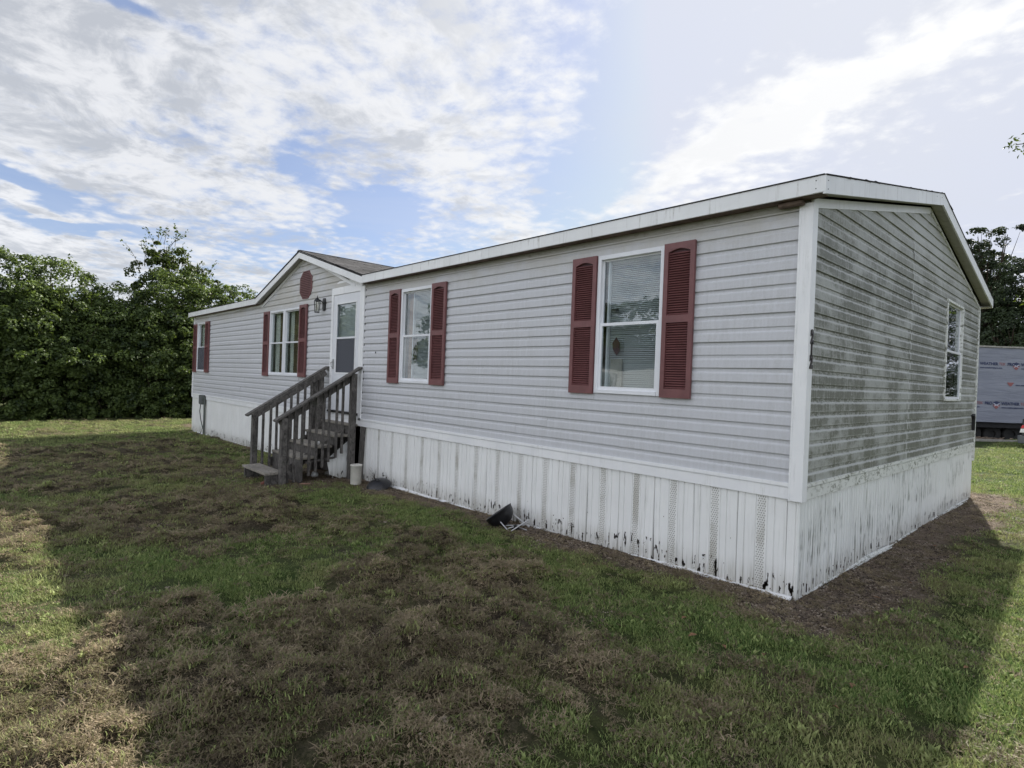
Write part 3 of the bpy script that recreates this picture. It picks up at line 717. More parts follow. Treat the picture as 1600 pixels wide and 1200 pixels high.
# belt trim between siding and skirting, in lengths
def belt(M, u0, u1, mat, joints):
    js = [u0]+[j for j in joints if u0 < j < u1]+[u1]
    for a, b in zip(js[:-1], js[1:]):
        m_ = MB(M); d = random.uniform(-.004, .004)
        m_.prism([], 0, 0) if 0 else None
        for (z0, z1, n0, n1) in ((.775, .868, .0, .024), (.868, .876, .0, .016), (.876, .905, .0, .034)):
            m_.box(a+.002, b-.002, n0, n1, z0+d*.5, z1+d*.5)
        m_.build('belt_trim', mat, home)
belt(FR, L0+.05, -7.12, MAT['white_trim'], [-16.1, -12.6, -10.2]); belt(FR, -7.12, -.074, MAT['white_trim'], [-3.3])
belt(GA, .072, WY-.05, MAT['white_trim_dirty'], [2.73]); belt(BK, L0+.05, -.05, MAT['white_trim'], [-12, -8, -4]); belt(LF, .05, WY-.05, MAT['white_trim'], [3.6])
# corner posts
MB().prism([], 0, 0) if 0 else None
def cpost(name, cx_, cy_, sx_, sy_, wx_, wy_, z0, z1, mat):
    m_ = MB(); m_.box(*sorted((cx_+sx_*.030, cx_-sx_*wx_)), *sorted((cy_+sy_*.030, cy_+sy_*.0)), z0, z1)
    m_.box(*sorted((cx_+sx_*.030, cx_)), *sorted((cy_-sy_*wy_, cy_-sy_*.0005)), z0, z1)
    m_.box(*sorted((cx_-sx_*wx_, cx_-sx_*(wx_-.012))), *sorted((cy_+sy_*.036, cy_+sy_*.0305)), z0, z1)
    m_.build(name, mat, home)
cpost('corner_post', 0, 0, 1, -1, .074, .072, .768, 3.115, MAT['white_trim'])
cpost('corner_post', 0, WY, 1, 1, .06, .05, .60, 3.12, MAT['white_trim_dirty'])
cpost('corner_post', L0, 0, -1, -1, .06, .05, .80, 3.12, MAT['white_trim'])
cpost('corner_post', L0, WY, -1, 1, .06, .05, .80, 3.12, MAT['white_trim'])
MB(FR).box(-7.10, -7.015, 0, .034, .87, 3.13).build('vertical_trim', MAT['white_trim'], home, .004)
MB(FR).box(-7.012, -7.0, 0, .012, .88, 3.13).build('vertical_seam', MAT['dark_void'], home)
# J trim under the front eave and along the rakes
MB(FR).box(L0+.05, DL, .0, .022, 3.095, 3.135).build('eave_trim', MAT['white_trim'], home)
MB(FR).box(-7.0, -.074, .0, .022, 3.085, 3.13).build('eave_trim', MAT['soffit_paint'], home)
def rake_trim(M, p0, p1, w, n1, mat, name='rake_trim'):
    (u0, z0), (u1, z1) = p0, p1
    MB(M).prism([(u0, z0), (u1, z1), (u1, z1-w), (u0, z0-w)], .0005, n1).build(name, mat, home)
rake_trim(GA, (.0, ZW+.012), (PK, ZW+RS*PK+.012), .075, .024, MAT['white_metal_fascia']); rake_trim(GA, (WY, ZW-.02), (PK+.001, ZW+RS*PK+.012), .035, .024, MAT['white_trim_dirty'])
rake_trim(FR, (DL, ZW-.02), (DC, DZ+.015), .06, .024, MAT['white_trim']); rake_trim(FR, (DR-.25, ZW+.05), (DC+.001, DZ+.015), .06, .0245, MAT['white_trim'])

# roof planes (structure under the shingles)
EY = -.133; BY = 7.53; EX = .135; RT = 3.262
def rz(y): return RT+RS*(min(y, 2*PK-y)-EY)
def slab(pts, th, name, mat):
    """pts: top outline (x,y,z), extruded straight down"""
    k = len(pts); v = list(pts)+[(x, y, z-th) for x, y, z in pts]
    f = [tuple(range(k)), tuple(range(2*k-1, k-1, -1))]+[(i, k+i, k+(i+1) % k, (i+1) % k) for i in range(k)]
    me = bpy.data.meshes.new(name); me.from_pydata(v, [], f); bm = bmesh.new(); bm.from_mesh(me); bmesh.ops.recalc_face_normals(bm, faces=bm.faces); bm.to_mesh(me); bm.free()
    return link(name, me, mat, home)
XL = L0-.135; VL, VR = -11.84, -6.91
for xa_, xb_, ya_ in ((XL+.02, VL, EY+.01), (VL+.001, VR-.001, .11), (VR, EX-.012, EY+.01)):
    slab([(xa_, ya_, rz(ya_)), (xb_, ya_, rz(ya_)), (xb_, PK, rz(PK)), (xa_, PK, rz(PK))], .02, 'roof_deck', MAT['shingle_field'])
slab([(XL+.02, PK+.001, rz(PK)), (EX-.012, PK+.001, rz(PK)), (EX-.012, BY, rz(BY)), (XL+.02, BY, rz(BY))], .02, 'roof_deck', MAT['shingle_field'])
# shingle courses of the main roof (joined) with ragged rake ends
m_ = MB(); crs = .13
for side in (0, 1):
    nC = int((PK-EY)/crs)+1
    for i in range(nC):
        ya = EY-.022+i*crs; yb = min(ya+crs+.02, PK); xx = XL-.012
        while xx < EX+.012:
            w = .3+random.uniform(-.01, .01); xe = min(xx+w, EX+.014+random.uniform(-.008, .020)); lift = random.uniform(.003, .011)
            if side == 0 and ya < .12 and xe > VL and xx < VR: xx += w; continue
            za = rz(ya)+.010+lift; zb = rz(yb)+.006
            p = [(xx, ya), (xe-.004, ya), (xe-.004, yb), (xx, yb)]
            if side: p = [(x, 2*PK-y+(0 if i else .0)) for x, y in p][::-1]; zs = [zb, zb, za, za]
            else: zs = [za, za, zb, zb]
            kk = len(m_.v); m_.v += [(x, y, z_) for (x, y), z_ in zip(p, zs)]+[(x, y, z_-.006) for (x, y), z_ in zip(p, zs)]
            m_.f += [(kk, kk+1, kk+2, kk+3), (kk, kk+4, kk+5, kk+1), (kk+1, kk+5, kk+6, kk+2), (kk+2, kk+6, kk+7, kk+3), (kk+3, kk+7, kk+4, kk)]
            xx += w
o = m_.build('roof_shingles', MAT['shingle_field'], home, recalc=False); tag(o, kind='stuff')
# dormer
RX, RZc = -9.47, 4.012; VL, VR = -11.84, -6.91
sl_r = (RZc-RT-.005)/(VR-RX); sl_l = (RZc-RT-.005)/(RX-VL)
ymeet = EY+(RZc-RT)/RS
slab([(RX, EY-.02, RZc), (RX, ymeet, RZc), (VR, EY, RT+.006), (VR, EY-.02, RT+.006)], .02, 'dormer_deck', MAT['shingle_field'])
slab([(RX-.001, EY-.02, RZc), (VL, EY-.02, RT+.006), (VL, EY, RT+.006), (RX-.001, ymeet, RZc)], .02, 'dormer_deck', MAT['shingle_field'])
shm = None
def dshingle(side):
    """individual shingles on a dormer slope: course lines run along y, butts face the eave"""
    global shm
    run = (VR-RX) if side > 0 else (RX-VL); sl = sl_r if side > 0 else sl_l
    nC = int(run/.135)
    for i in range(nC+1):
        xa = run-i*.135+.02                       # distance from the ridge of the butt edge
        if xa < .05: break
        zr = RZc-sl*xa
        yend = EY+max(0, (zr-RT))/RS+.22; y = EY-.035-random.uniform(0, .2)*(i % 2)
        y = EY-.035
        first = .15 if i % 2 else .3
        while y < yend:
            w = first if y < EY else .3
            w = min(w, 1.2)
            mesh = shm.get(round(w, 2))
            if mesh is None:
                mm = MB(); mm.box(-.16, 0, 0, w-.006, 0, .011); mesh = bpy.data.meshes.new('shingle'); mesh.from_pydata(mm.v, [], mm.f); mesh.materials.append(MAT['shingle']); shm[round(w, 2)] = mesh
            s = bpy.data.objects.new('shingle', mesh); COL.objects.link(s); s.parent = home
            a = math.atan(sl)
            s.location = (RX+side*xa, y if side > 0 else y+w-.005, zr+.010+random.uniform(0, .003))
            s.rotation_euler = (random.uniform(-.012, .012), a+.03, 0) if side > 0 else (random.uniform(-.012, .012), a+.03, math.pi)
            if side < 0: s.rotation_euler = (0, a+.03, math.pi)
            y += w; 
shm = {}
dshingle(1)
m_ = MB(); m_.box(RX-.08, RX+.08, EY-.03, ymeet, RZc+.004, RZc+.016); m_.build('ridge_cap', MAT['shingle'], home)

# fascia boards and drip edge
def fascia(p0, p1, hgt, out, name='fascia', mat='white_metal_fascia', th=.018):
    """p0,p1 top corners of the board; out = outward unit vector"""
    p0 = Vector(p0); p1 = Vector(p1); o_ = Vector(out)*th; v = []
    for p in (p0, p1):
        v += [p, p+o_, p+o_-Vector((0, 0, hgt)), p-Vector((0, 0, hgt))]
    f = [(0, 1, 2, 3), (7, 6, 5, 4), (0, 4, 5, 1), (1, 5, 6, 2), (2, 6, 7, 3), (3, 7, 4, 0)]
    me = bpy.data.meshes.new(name); me.from_pydata([tuple(q) for q in v], [], f); bm = bmesh.new(); bm.from_mesh(me); bmesh.ops.recalc_face_normals(bm, faces=bm.faces); bm.to_mesh(me); bm.free()
    return link(name, me, MAT[mat], home)
FH = .125
for a, b in ((XL, -14.6), (-14.6, VL)): fascia((a+.002, EY, RT+.004), (b-.002, EY, RT+.004), FH, (0, -1, 0))
for a, b in ((VR, -3.85), (-3.85, EX)): fascia((a+.002, EY, RT+.004), (b-.002, EY, RT+.004), FH, (0, -1, 0))
fascia((VL, EY, RT+.004), (RX, EY, RZc+.004), FH*1.08, (0, -1, 0)); fascia((RX+.001, EY, RZc+.004), (VR-.001, EY, RT+.004), FH*1.08, (0, -1, 0))
fascia((EX, EY-.018, rz(EY)), (EX, PK, rz(PK)), .135, (1, 0, 0)); fascia((EX, PK+.002, rz(PK)), (EX, BY+.018, rz(BY)), .135, (1, 0, 0))
fascia((XL, EY-.018, rz(EY)), (XL, PK, rz(PK)), .135, (-1, 0, 0)); fascia((XL, PK+.002, rz(PK)), (XL, BY+.018, rz(BY)), .135, (-1, 0, 0))
fascia((XL, BY, rz(BY)), (EX, BY, rz(BY)), FH, (0, 1, 0))
MB().box(EX-.075, EX+.021, EY-.0205, EY-.0185, RT-.118, RT+.002).build('fascia_cap', MAT['white_metal_fascia'], home)
# dark drip edge lines above the fascia
def drip(p0, p1, up=.012):
    MB().bar(p0, p1, .03, .008).build('drip_edge', MAT['shingle_field'], home)
drip((XL, EY-.012, RT+.010), (VL, EY-.012, RT+.010)); drip((VR, EY-.012, RT+.010), (EX+.01, EY-.012, RT+.010))
drip((VL, EY-.012, RT+.010), (RX, EY-.012, RZc+.012)); drip((RX, EY-.012, RZc+.012), (VR, EY-.012, RT+.010))
drip((EX+.010, EY-.02, rz(EY)+.007), (EX+.010, PK, rz(PK)+.007)); drip((EX+.010, PK, rz(PK)+.007), (EX+.010, BY+.02, rz(BY)+.007))
# soffits
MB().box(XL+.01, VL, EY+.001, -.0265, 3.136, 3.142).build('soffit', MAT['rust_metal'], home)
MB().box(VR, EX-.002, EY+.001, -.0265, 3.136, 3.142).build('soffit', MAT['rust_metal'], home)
MB().box(XL+.01, EX-.002, WY+.03, BY-.001, 3.120, 3.126).build('soffit', MAT['soffit_paint'], home)
for x0_, x1_ in ((.0265, EX-.001), (XL+.001, L0-.0265)):
    zs0 = rz(EY)-.110
    slab([(x0_, EY+.003, zs0), (x1_, EY+.003, zs0), (x1_, PK, rz(PK)-.110), (x0_, PK, rz(PK)-.110)], .006, 'rake_soffit', MAT['soffit_paint'])
    slab([(x0_, PK+.001, rz(PK)-.110), (x1_, PK+.001, rz(PK)-.110), (x1_, BY-.002, rz(BY)-.110), (x0_, BY-.002, rz(BY)-.110)], .006, 'rake_soffit', MAT['soffit_paint'])
slab([(VL+.02, EY+.001, RT-.105), (RX, EY+.001, RZc-.105), (RX, -.026, RZc-.105), (VL+.02, -.026, RT-.105)], .006, 'rake_soffit', MAT['soffit_paint'])
slab([(RX+.001, EY+.001, RZc-.105), (VR-.02, EY+.001, RT-.105), (VR-.02, -.026, RT-.105), (RX+.001, -.026, RZc-.105)], .006, 'rake_soffit', MAT['soffit_paint'])
MB().prism([(-.115, 3.10), (-.10, 3.135), (-.02, 3.14), (-.03, 3.105)], -.11, -.03)
m_ = MB(); m_.box(-.22, -.03, -.10, -.04, 3.095, 3.133); m_.build('exposed_eave_block', MAT['rust_metal'], home, .008)
# bolts at the fascia corner
for x_, z_ in ((.085, 3.235), (.085, 3.175)): MB().lathe([(0, .003), (.004, .002), (.0048, 0)], (x_, EY-.0205, z_), 8, Vector((0, -1, 0))).build('screw', MAT['black_iron'], home)
for y_, z_ in ((-.10, 3.235), (-.10, 3.17), (3.35, 3.955), (3.60, 4.0)): MB().lathe([(0, .003), (.004, .002), (.0048, 0)], (EX+.0185, y_, z_), 8, Vector((1, 0, 0))).build('screw', MAT['black_iron'], home)

# ---- windows
def window(M, o, glassmat, wall, style):
    u0, u1, z0, z1 = o; FW = .045 if wall == 'f' else .034; e = MB(M)
    e.box(u0, u0+FW, -.05, .035, z0, z1); e.box(u1-FW, u1, -.05, .035, z0, z1); e.box(u0+FW, u1-FW, -.05, .035, z1-FW, z1); e.box(u0+FW, u1-FW, -.05, .042, z0, z0+FW*.9)
    w = e.build('window', MAT['window_vinyl' if wall == 'f' else 'white_trim_dirty'], home, .003)
    zm = (z0+z1)/2
    a, b = u0+FW, u1-FW
    def sash(za, zb, n, t):
        s = MB(M); s.box(a, a+t, n, n+.02, za, zb); s.box(b-t, b, n, n+.02, za, zb); s.box(a+t, b-t, n, n+.02, za, za+t); s.box(a+t, b-t, n, n+.02, zb-t, zb); return s.build('sash', MAT['window_vinyl'], w)
    sash(zm-.018, z1-FW, -.022, .018); sash(z0+FW*.9, zm+.012, .002, .030)
    MB(M).box(a+.018, b-.018, -.014, -.011, zm, z1-FW-.018).build('glass_pane', glassmat, w)
    MB(M).box(a+.030, b-.030, .010, .013, z0+FW+.026, zm-.018).build('glass_pane', glassmat, w)
    if style.get('screen'): MB(M).box(a+.02, b-.02, .024, .0245, z0+FW+.01, zm-.01).build('insect_screen', MAT['insect_screen'], w)
    # blind
    if 'blind' in style:
        c0, c1, zb = style['blind']; s = MB(M); zz_ = z1-FW-.03
        s.box(a+c0, b-c1, -.098, -.062, zz_, zz_+.03)
        while zz_ > zb:
            s.box(0, 0, 0, 0, 0, 0) if 0 else None
            t = random.gauss(0, .0012); d = .0175
            kk = len(s.v); s.v += [M(a+c0, -.086, zz_+t), M(b-c1, -.086, zz_+random.gauss(0, .001)), M(b-c1, -.070, zz_-d), M(a+c0, -.070, zz_-d+t)]; s.f.append((kk, kk+1, kk+2, kk+3))
            zz_ -= .0195
        s.box(a+c0, b-c1, -.09, -.066, zz_-.02, zz_); bl = s.build('blind', MAT['blind_vinyl'], w, recalc=False); tag(bl, kind='stuff')
    if style.get('stud'):
        c0, c1 = style['stud']; MB(M).box(a+c0, a+c1, -.14, -.066, z0, z1).build('bare_stud', MAT['stud_wood'], w)
        MB(M).box(a+c1+.005, a+c1+.022, -.10, -.06, z0, z1).build('stud_edging', MAT['window_vinyl'], w)
    if style.get('curtain'):
        for (c0, c1, mt) in style['curtain']:
            s = MB(M); n = max(3, int((c1-c0)/.02)); kk = 0
            for i in range(n+1):
                u = a+c0+(c1-c0)*i/n; d = -.10+.018*math.sin(i*1.9)+random.uniform(-.004, .004); s.v += [M(u, d, z1-.02), M(u+random.uniform(-.004, .004), d, z0+.02)]
                if i: q_ = 2*i; s.f.append((q_-2, q_, q_+1, q_-1))
            s.build('curtain', MAT[mt], w, smooth=True, recalc=False)
    return w
w1 = window(FR, WIN_F[0], MAT['window_glass'], 'f', {'blind': (.06, .01, 1.60)})
MB(FR).box(WIN_F[0][0]+.085, WIN_F[0][0]+.105, -.075, -.04, 1.56, 2.92).build('inner_jamb', MAT['window_vinyl'], w1)
MB(FR).prism([(-1.90, 2.06), (-1.855, 2.12), (-1.81, 2.06), (-1.81, 1.98), (-1.84, 1.93), (-1.89, 1.99)], -.030, -.024).build('hanging_ornament', MAT['shutter_dark'], w1)
MB(FR).box(-1.94, -1.79, -.058, -.055, 1.60, 1.90).build('card', MAT['concrete'], w1)
MB(FR).box(-1.93, -1.84, -.034, -.026, 2.385, 2.415).build('sash_lock', MAT['black_iron'], w1)
w2 = window(FR, WIN_F[1], MAT['window_glass'], 'f', {'blind': (.20, .01, 1.60), 'stud': (.05, .15)})
MB(FR).box(-5.63, -5.54, -.060, -.055, 1.88, 2.22).build('torn_cover', MAT['dark_void'], w2)
window(FR, WIN_F[2], MAT['window_glass'], 'f', {'curtain': [(0, .26, 'curtain_cloth'), (.26, .40, 'curtain_brown'), (.40, .71, 'curtain_cloth')]})
window(FR, WIN_F[3], MAT['window_glass'], 'f', {'curtain': [(0, .20, 'curtain_cloth'), (.20, .40, 'curtain_brown'), (.40, .72, 'curtain_cloth')]})
window(FR, WIN_F[4], MAT['window_glass'], 'f', {'curtain': [(.0, .30, 'curtain_cloth'), (.40, .73, 'curtain_cloth')], 'screen': 1})
wg = window(GA, WIN_G[0], MAT['window_glass'], 'g', {'curtain': [(.02, .24, 'curtain_cloth')]})
MB(FR).box(-10.408, -10.397, .0, .03, 1.55, 2.95).build('mullion', MAT['white_trim'], home)

# ---- shutters (front of each: stiles, rails, louvres)
def shutter(u0, u1, z0, z1):
    s = MB(FR); st = .045; n0, n1 = .027, .056; zm = z0+(z1-z0)*.5+.015
    s.box(u0, u0+st, n0, n1, z0, z1); s.box(u1-st, u1, n0, n1, z0, z1)
    s.box(u0+st, u1-st, n0, n1, z0, z0+.085); s.box(u0+st, u1-st, n0, n1, z1-.055, z1); s.box(u0+st, u1-st, n0, n1, zm-.035, zm+.035)
    # arched head over the upper louvres
    um = (u0+u1)/2; arc = [(u0+st, z1-.055)]+[(u0+st+(u1-u0-2*st)*t, z1-.085+.028*math.sin(math.pi*t)) for t in np.linspace(0, 1, 7)]+[(u1-st, z1-.055)]
    s.prism(arc, n0+.002, n1-.002)
    root = s.build('shutter', MAT['shutter_red'], home, 0)
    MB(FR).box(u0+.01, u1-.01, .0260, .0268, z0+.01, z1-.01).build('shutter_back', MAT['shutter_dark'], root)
    key = round(u1-u0, 2)
    if key not in LOUV:
        w = u1-u0-2*st; mm = MB(); mm.v = [(0, -.024, 0), (w, -.024, 0), (w, -.040, -.0), (0, -.040, -.0)]; mm = MB()
        mm.bar((0, -.040, 0), (w, -.040, 0), .020, .005, up=(0, -.62, .78)); q_ = bpy.data.meshes.new('louvre'); q_.from_pydata(mm.v, [], mm.f); q_.materials.append(MAT['shutter_red']); LOUV[key] = q_
    for za, zb in ((z0+.085, zm-.035), (zm+.035, z1-.085)):
        n = int((zb-za)/.0225)
        for i in range(n):
            l_ = bpy.data.objects.new('louvre', LOUV[key]); COL.objects.link(l_); l_.parent = root; l_.location = (u0+st, 0, za+(i+.5)*(zb-za)/n)
LOUV = {}
for u0, u1, z0, z1 in ((-2.41, -2.085, 1.53, 2.97), (-1.275, -.958, 1.53, 2.97), (-6.185, -5.875, 1.525, 2.965), (-5.045, -4.71, 1.53, 2.965), (-11.53, -11.205, 1.53, 2.95), (-9.592, -9.25, 1.545, 2.975), (-17.13, -16.81, 1.53, 2.92), (-15.975, -15.62, 1.535, 2.955)):
    shutter(u0, u1, z0, z1)
# octagonal louvred vent
OC, OZ, OW, OH = -9.385, 3.36, .275, .275
pts = [(OC+OW*a, OZ+OH*b) for a, b in ((-.45, -1), (.45, -1), (1, -.5), (1, .5), (.45, 1), (-.45, 1), (-1, .5), (-1, -.5))]
gv = MB(FR).prism(pts, .012, .036).build('gable_vent', MAT['shutter_red'], home, .004)
for i in range(15):
    z_ = OZ-OH+.04+i*.035; q_ = abs(z_-OZ)/OH; hw = OW*(1 if q_ < .5 else 1-(q_-.5)*1.1)-.035
    MB(FR).bar((OC-hw, .042, z_), (OC+hw, .042, z_), .014, .006, up=(0, .6, .8)).build('louvre', MAT['shutter_red'], gv)
    MB(FR).box(OC-hw, OC+hw, .0362, .037, z_-.013, z_-.005).build('louvre_gap', MAT['shutter_dark'], gv)

# ---- door
u0, u1, z0, z1 = DOOR
m_ = MB(FR); m_.box(u0, u0+.075, -.02, .034, z0+.03, z1-.02); m_.box(u1, u1+.055, -.02, .034, z0+.03, z1-.02); m_.box(u0+.075, u1, -.02, .034, z1-.12, z1-.02); m_.build('door_casing', MAT['white_trim'], home, .003)
MB(FR).prism([(u0-.02, z1-.02), (u1+.06, z1-.02), (u1+.06, z1+.11), (u0+.25, z1+.12), (u0-.02, z1+.02)], .001, .019).build('door_head_panel', MAT['white_trim'], home)
a, b = u0+.078, u1-.003; zt_ = z1-.123; zb_ = .985
m_ = MB(FR); gl0, gl1, g0, g1 = a+.13, b-.12, 1.64, zt_-.15
m_.box(a, gl0, -.01, .022, zb_, zt_); m_.box(gl1, b, -.01, .022, zb_, zt_); m_.box(gl0, gl1, -.01, .022, g1, zt_); m_.box(gl0, gl1, -.01, .022, zb_, g0); m_.box(gl0, gl1, -.008, .026, 2.255, 2.29)
door = m_.build('storm_door', MAT['door_white'], home, .003)
m_ = MB(FR); t = .022; m_.box(gl0, gl0+t, .022, .030, g0, g1); m_.box(gl1-t, gl1, .022, .030, g0, g1); m_.box(gl0+t, gl1-t, .022, .030, g1-t, g1); m_.box(gl0+t, gl1-t, .022, .030, g0, g0+t); m_.build('glazing_bead', MAT['white_trim'], door)
MB(FR).box(gl0, gl1, .000, .003, 2.28, g1).build('glass_pane', MAT['window_glass'], door)
MB(FR).box(gl0, gl1, .012, .0125, g0, 2.262).build('insect_screen', MAT['insect_screen'], door)
MB(FR).box(a, b, -.075, -.05, zb_, zt_).build('inner_door', MAT['blind_vinyl'], door)
m_ = MB(FR); m_.box(a+.03, a+.07, .022, .030, 1.72, 1.90); m_.tube([(a+.05, .03, 1.85), (a+.05, .07, 1.84), (a+.05, .07, 1.76), (a+.05, .03, 1.75)], .009, 6); m_.build('handle', MAT['aluminium'], door)
MB(FR).box(u0+.0, u1+.05, -.02, .06, .945, .982).build('threshold', MAT['black_iron'], home)
MB(FR).box(u0, u1+.05, -.004, .004, .86, .944).build('sill_panel', MAT['white_trim'], home)
# outlet and knocks on the wall
MB(FR).box(-6.62, -6.60, .018, .024, 1.99, 2.02).build('cable_stub', MAT['black_iron'], home)
MB(GA).prism([(6.96, 1.34), (7.03, 1.37), (7.05, 1.33), (7.04, 1.10), (7.0, 1.11), (6.99, 1.29)], .019, .06).build('hose_bib', MAT['black_iron'], home)

# house number on the gable side of the corner post
def text_part(txt, size, mat, mtx, name, parent=None, extr=.004, align='CENTER', bold=0):
    cu = bpy.data.curves.new(name, 'FONT'); cu.body = txt; cu.size = size; cu.extrude = extr; cu.align_x = align; cu.align_y = 'CENTER'; cu.resolution_u = 3; cu.offset = bold
    t = bpy.data.objects.new(name, cu); COL.objects.link(t); bpy.context.view_layer.update()
    me = bpy.data.meshes.new_from_object(t.evaluated_get(bpy.context.evaluated_depsgraph_get())); me.name = name
    bpy.data.objects.remove(t); me.transform(mtx); me.materials.clear(); me.materials.append(mat)
    return link(name, me, mat, parent)
GROT = Matrix(((0, 0, 1), (1, 0, 0), (0, 1, 0))).to_4x4()   # text x->+y, text y->+z, normal->+x
for i, ch in enumerate('212'):
    M_ = Matrix.Translation((.0345, .036, 2.065-i*.098)) @ GROT @ Matrix.Diagonal((.75, 1, 1, 1))
    text_part(ch, .14, MAT['numeral_bronze'], M_, 'house_numeral', home, .003, bold=.009)

# ---- skirting
def gz_(x): return float(-.012+.012*max(-17.3, min(x, 0)))
def skirt(M, u0, u1, mat, solid, seed):
    rg = random.Random(seed); n = .0
    W_ = u1-u0; prof = [(0, -.016), (.007, .004)]
    if solid == 'gable':
        q_ = .012
        while q_ < W_-.03: prof += [(q_, .004), (q_+.050, .004), (q_+.054, -.003), (q_+.062, -.003)]; q_ += .068
        prof += [(W_-.006, .004), (W_, -.002)]
    else:
        c = W_/2
        for g in (.062, c-.048, c+.048, W_-.098):
            prof += [(g-.005, .004), (g-.001, -.006), (g+.003, -.006), (g+.008, .004)]
        prof += [(W_-.005, .004), (W_, -.014)]
    prof = [p for p in sorted(prof) if 0 <= p[0] <= W_+1e-6]
    lean = rg.gauss(0, .006); v = []; f = []
    for a, o in prof:
        for j in range(4):
            X_ = M(u0+a, 0, 0)[0]; zb = gz_(X_)-.01; z_ = zb+(.786-zb)*j/3
            t = 1-j/3; v.append(M(u0+a+lean*t, o+math.sin(math.pi*j/3)*bw[seed % 7], z_))
    k4 = 4
    for i in range(len(prof)-1):
        for j in range(3): q_ = i*4+j; f.append((q_, q_+4, q_+5, q_+1))
    me = bpy.data.meshes.new('skirting_panel'); me.from_pydata(v, [], f)
    if M in (GA, LF): me.flip_normals()
    return link('skirting_panel', me, mat, home)
bw = [.004, -.003, .007, .0, -.006, .003, .005]
x = -.085; kk_ = 0
skirt(FR, -.083, -.001, MAT['skirting_plain'], 'front', 3)
while x > L0+.05:
    xa = max(x-.41, L0)
    if not (xa > -8.35 and x < -6.98): skirt(FR, xa, x-.002, MAT['skirting_vent'] if x > -7 else MAT['skirting_plain'], 'front', kk_)
    elif x > -7.0 and xa < -7: skirt(FR, -6.86, x-.002, MAT['skirting_plain'], 'front', kk_)
    x -= .41; kk_ += 1
y = 0.001
while y < WY-.02:
    skirt(GA, y, min(y+.41, WY)-.002, MAT['skirting_gable'], 'gable', kk_); skirt(LF, y, min(y+.41, WY)-.002, MAT['skirting_gable'], 'gable', kk_); y += .41; kk_ += 1
x = L0
while x < -.02: skirt(BK, x, min(x+.82, 0)-.002, MAT['skirting_plain'], 'front', kk_); x += .82; kk_ += 1
# bottom rails: white track, buckled along the ground
def rail(M, u0, u1, mat, seed):
    rg = np.random.default_rng(seed); us = np.arange(u0, u1+.01, .12); v = []; f = []
    for i, u in enumerate(us):
        X_ = M(u, 0, 0)[0]; g = gz_(X_)-.006+.014*math.sin(u*1.3+seed)+.008*math.sin(u*4.1); n0 = .012+.012*math.sin(u*.9+seed)+.006*math.sin(u*3.3)
        for dn, dz_ in ((.024, -.03), (.026, .006), (.022, .008), (.012, -.002), (.008, -.002), (.004, .020), (-.010, .022)): v.append(M(u, n0+dn, g+dz_))
    for i in range(len(us)-1):
        for j in range(6): q_ = i*7+j; f.append((q_, q_+7, q_+8, q_+1))
    me = bpy.data.meshes.new('bottom_rail'); me.from_pydata(v, [], f); link('bottom_rail', me, mat, home)
for a, b, s_ in ((-2.9, .035, 1), (-6.8, -2.92, 2), (-12.4, -8.4, 3), (-17.2, -12.42, 4)): rail(FR, a, b, MAT['white_trim'], s_)
for a, b, s_ in ((-.02, 2.55, 5), (2.45, 5.1, 6), (5.12, 7.3, 7)): rail(GA, a, b, MAT['white_trim_dirty'], s_)
# leaning cut-off sheet under the steps
m_ = MB(lambda u, n, z: (-7.17+n, u, z)); m_.prism([(-.53, .23), (-.15, .53), (-.085, .44), (-.10, -.09), (-.30, -.09), (-.47, -.02)], .0, .006)
for u_ in (-.42, -.33, -.24, -.15): m_.box(u_, u_+.008, .006, .011, -.08, .27+(u_+.5)*.6)
o = m_.build('loose_sheet', MAT['skirting_gable'])
tag(o, 'broken white skirting sheet cut on a slant standing under the side of the wooden steps', 'skirting sheet')

